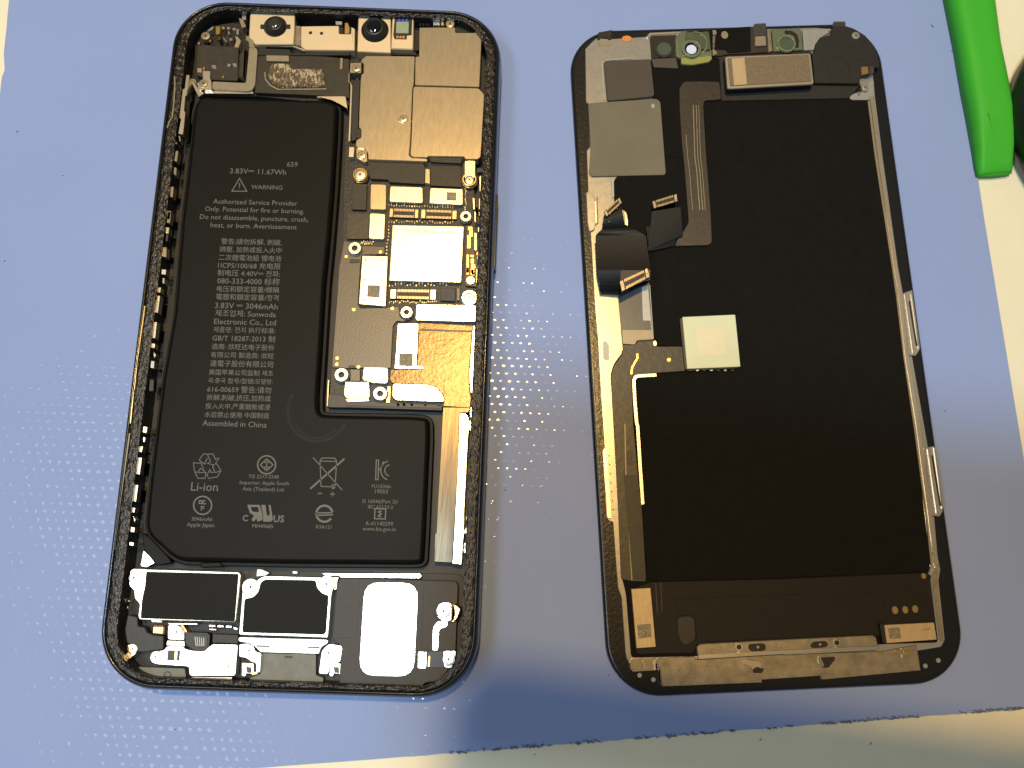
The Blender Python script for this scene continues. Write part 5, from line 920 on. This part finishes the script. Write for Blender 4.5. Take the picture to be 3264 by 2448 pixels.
for f_, x, y, r_ in (('g', 1303, 535, 36), ('g', 1423, 530, 34), ('g', 1540, 521, 35), ('g', 1640, 132, 28)): disc('gold_pad', Q_, f_, x, y, r_, 2.1, 2.38, 'gold', 14, 1.25)
prism('gold_contact', Q_, 'g', [(1300, 1010), (1375, 995), (1380, 1055), (1310, 1050)], 2.3, 2.65, 'gold', r=0.2); prism('gold_contact', Q_, 'g', [(1405, 1010), (1475, 1005), (1488, 1060), (1420, 1072)], 2.3, 2.65, 'gold', r=0.2); stroke('contact_wire', Q_, 'g', [[(1385, 980), (1395, 1095)]], 0.2, 2.3, 2.7, 'bright')

# ================================================================== green opening tool
def opening_tool():
    z = 0.0
    # sections from beyond the frame to the chisel end: left and right edge in picture points, crown height, how flat
    sec = [((2965, -260), (3110, -260), 4.6, 0.0), ((3013, 0), (3163, 0), 4.6, 0.0), ((3043, 150), (3182, 150), 4.6, 0.0), ((3068, 296), (3211, 290), 4.6, 0.0),
           ((3082, 365), (3220, 352), 4.5, 0.2), ((3092, 420), (3225, 405), 4.0, 0.7), ((3103, 480), (3229, 466), 3.3, 1.0), ((3111, 532), (3231, 520), 2.3, 1.0), ((3116, 553), (3231, 543), 1.9, 1.0), ((3118, 559), (3230, 549), 1.5, 1.0)]
    V, Fc = [], []; n = 18
    for (a, b, h, fl_) in sec:
        A, B = ray_to('p', *a, 1.2), ray_to('p', *b, 1.2)
        for i in range(n):
            t = i / (n - 1); c_ = A.lerp(B, t); e = 2 * t - 1
            dome = max(0, 1 - abs(e) ** 4.5) ** 0.45; flat = min(1.0, (1 - abs(e)) / 0.16)
            V.append((c_.x, c_.y, 0.5 + (h - 0.5) * (dome * (1 - fl_) + flat * fl_)))
        for i in range(n):
            t = 1 - i / (n - 1); c_ = A.lerp(B, 0.06 + 0.88 * t); V.append((c_.x, c_.y, 0.02))
    m = 2 * n
    for k in range(len(sec) - 1):
        for i in range(m): j = (i + 1) % m; Fc.append((k * m + i, k * m + j, (k + 1) * m + j, (k + 1) * m + i))
    Fc.append(tuple(range(m))[::-1]); Fc.append(tuple(range((len(sec) - 1) * m, len(sec) * m)))
    th = thing('opening_tool', 'bright green plastic opening tool with a flat chisel tip, at the mat edge', 'tool', (0, 0, 0), 0)
    base = ray_to('p', 3150, 300, 0); th.location = base * MM; THF[th] = (base, 0.0)
    o = mesh_obj('tool_body', [(v[0] - base.x, v[1] - base.y, v[2]) for v in V], Fc, 'green', th, smooth=True)
    patch('grip_ridge', th, 's', [(474, 850, 4.55), (502, 842, 4.55), (548, 1040, 3.5), (515, 1046, 3.5)], 'green', th=1.2, nu=4, nv=6)
    prism('tip_edge', th, 's', [(405, 1300), (560, 1290), (655, 1262), (660, 1290), (640, 1308), (520, 1322), (410, 1324)], 0.05, 1.3, 'green', r=0.3, bev=0.2)
opening_tool()
# ================================================================== black round object at the right edge
c_ = ray_to('p', 3648, 390, 4.0)
rc = lathe('round_case', None, c_, [(24.0, -0.65), (27.5, 0.0), (29.0, 2.0), (29.2, 5.0), (28.3, 7.5), (26.5, 9.0), (23.0, 9.6), (20.5, 9.2), (19.5, 8.0), (5, 7.8)], 'darkobj', 72)
rc['label'] = 'black round case cut off by the right edge of the frame, beside the green tool'; rc['category'] = 'case'
# ================================================================== lint on the mat
V, Fc = [], []
for x, y, l, a in ((2972, 84, 1.1, -1.0), (3033, 163, 0.5, .3), (3012, 1310, 0.7, .3), (55, 420, .6, .5), (15, 832, .5, 1), (1610, 1562, .6, -1), (1940, 2152, .5, 1), (560, 2325, .5, .4), (740, 1450, .01, 0), (420, 1820, .4, 1), (2775, 2370, .7, 1.3), (1704, 2405, .5, .9), (2423, 2358, .5, 1.2), (200, 560, .4, 0)):
    on = not (x > 2700 and y > 2340) and not (y > 2400)
    c = ray_to('p', x, y, 0.03 if on else -0.67); z0 = 0.0 if on else -0.7; h = 0.16
    v, f = prism_v([(c.x + (l * sx * math.cos(a) - h * sy * math.sin(a)) * .42, c.y + (l * sx * math.sin(a) + h * sy * math.cos(a)) * .42) for sx, sy in ((-1, -.4), (0, -1), (1, -.2), (.6, .8), (-.6, 1))], z0, z0 + 0.14, 0.0)
    b0 = len(V); V += v; Fc += [tuple(b0 + k for k in ff) for ff in f]
du = mesh_obj('lint', V, Fc, 'dust', None); du['kind'] = 'stuff'; du['label'] = 'tiny dark specks of lint scattered over mat and table'; du['category'] = 'lint'

# ================================================================== the phone that takes the picture, held above the table: its shadow falls on the near edge of the mat
th = thing('camera_phone', 'dark phone held flat above the mat, out of frame, shading the near edge', 'phone', (58, -8, 196), -0.06)
loft('case', th, [(rrect(72, 36, 8), 0.0), (rrect(73.5, 37.5, 9), 1.0), (rrect(73.5, 37.5, 9), 7.0), (rrect(72, 36, 8), 8.0)], 'darkobj')
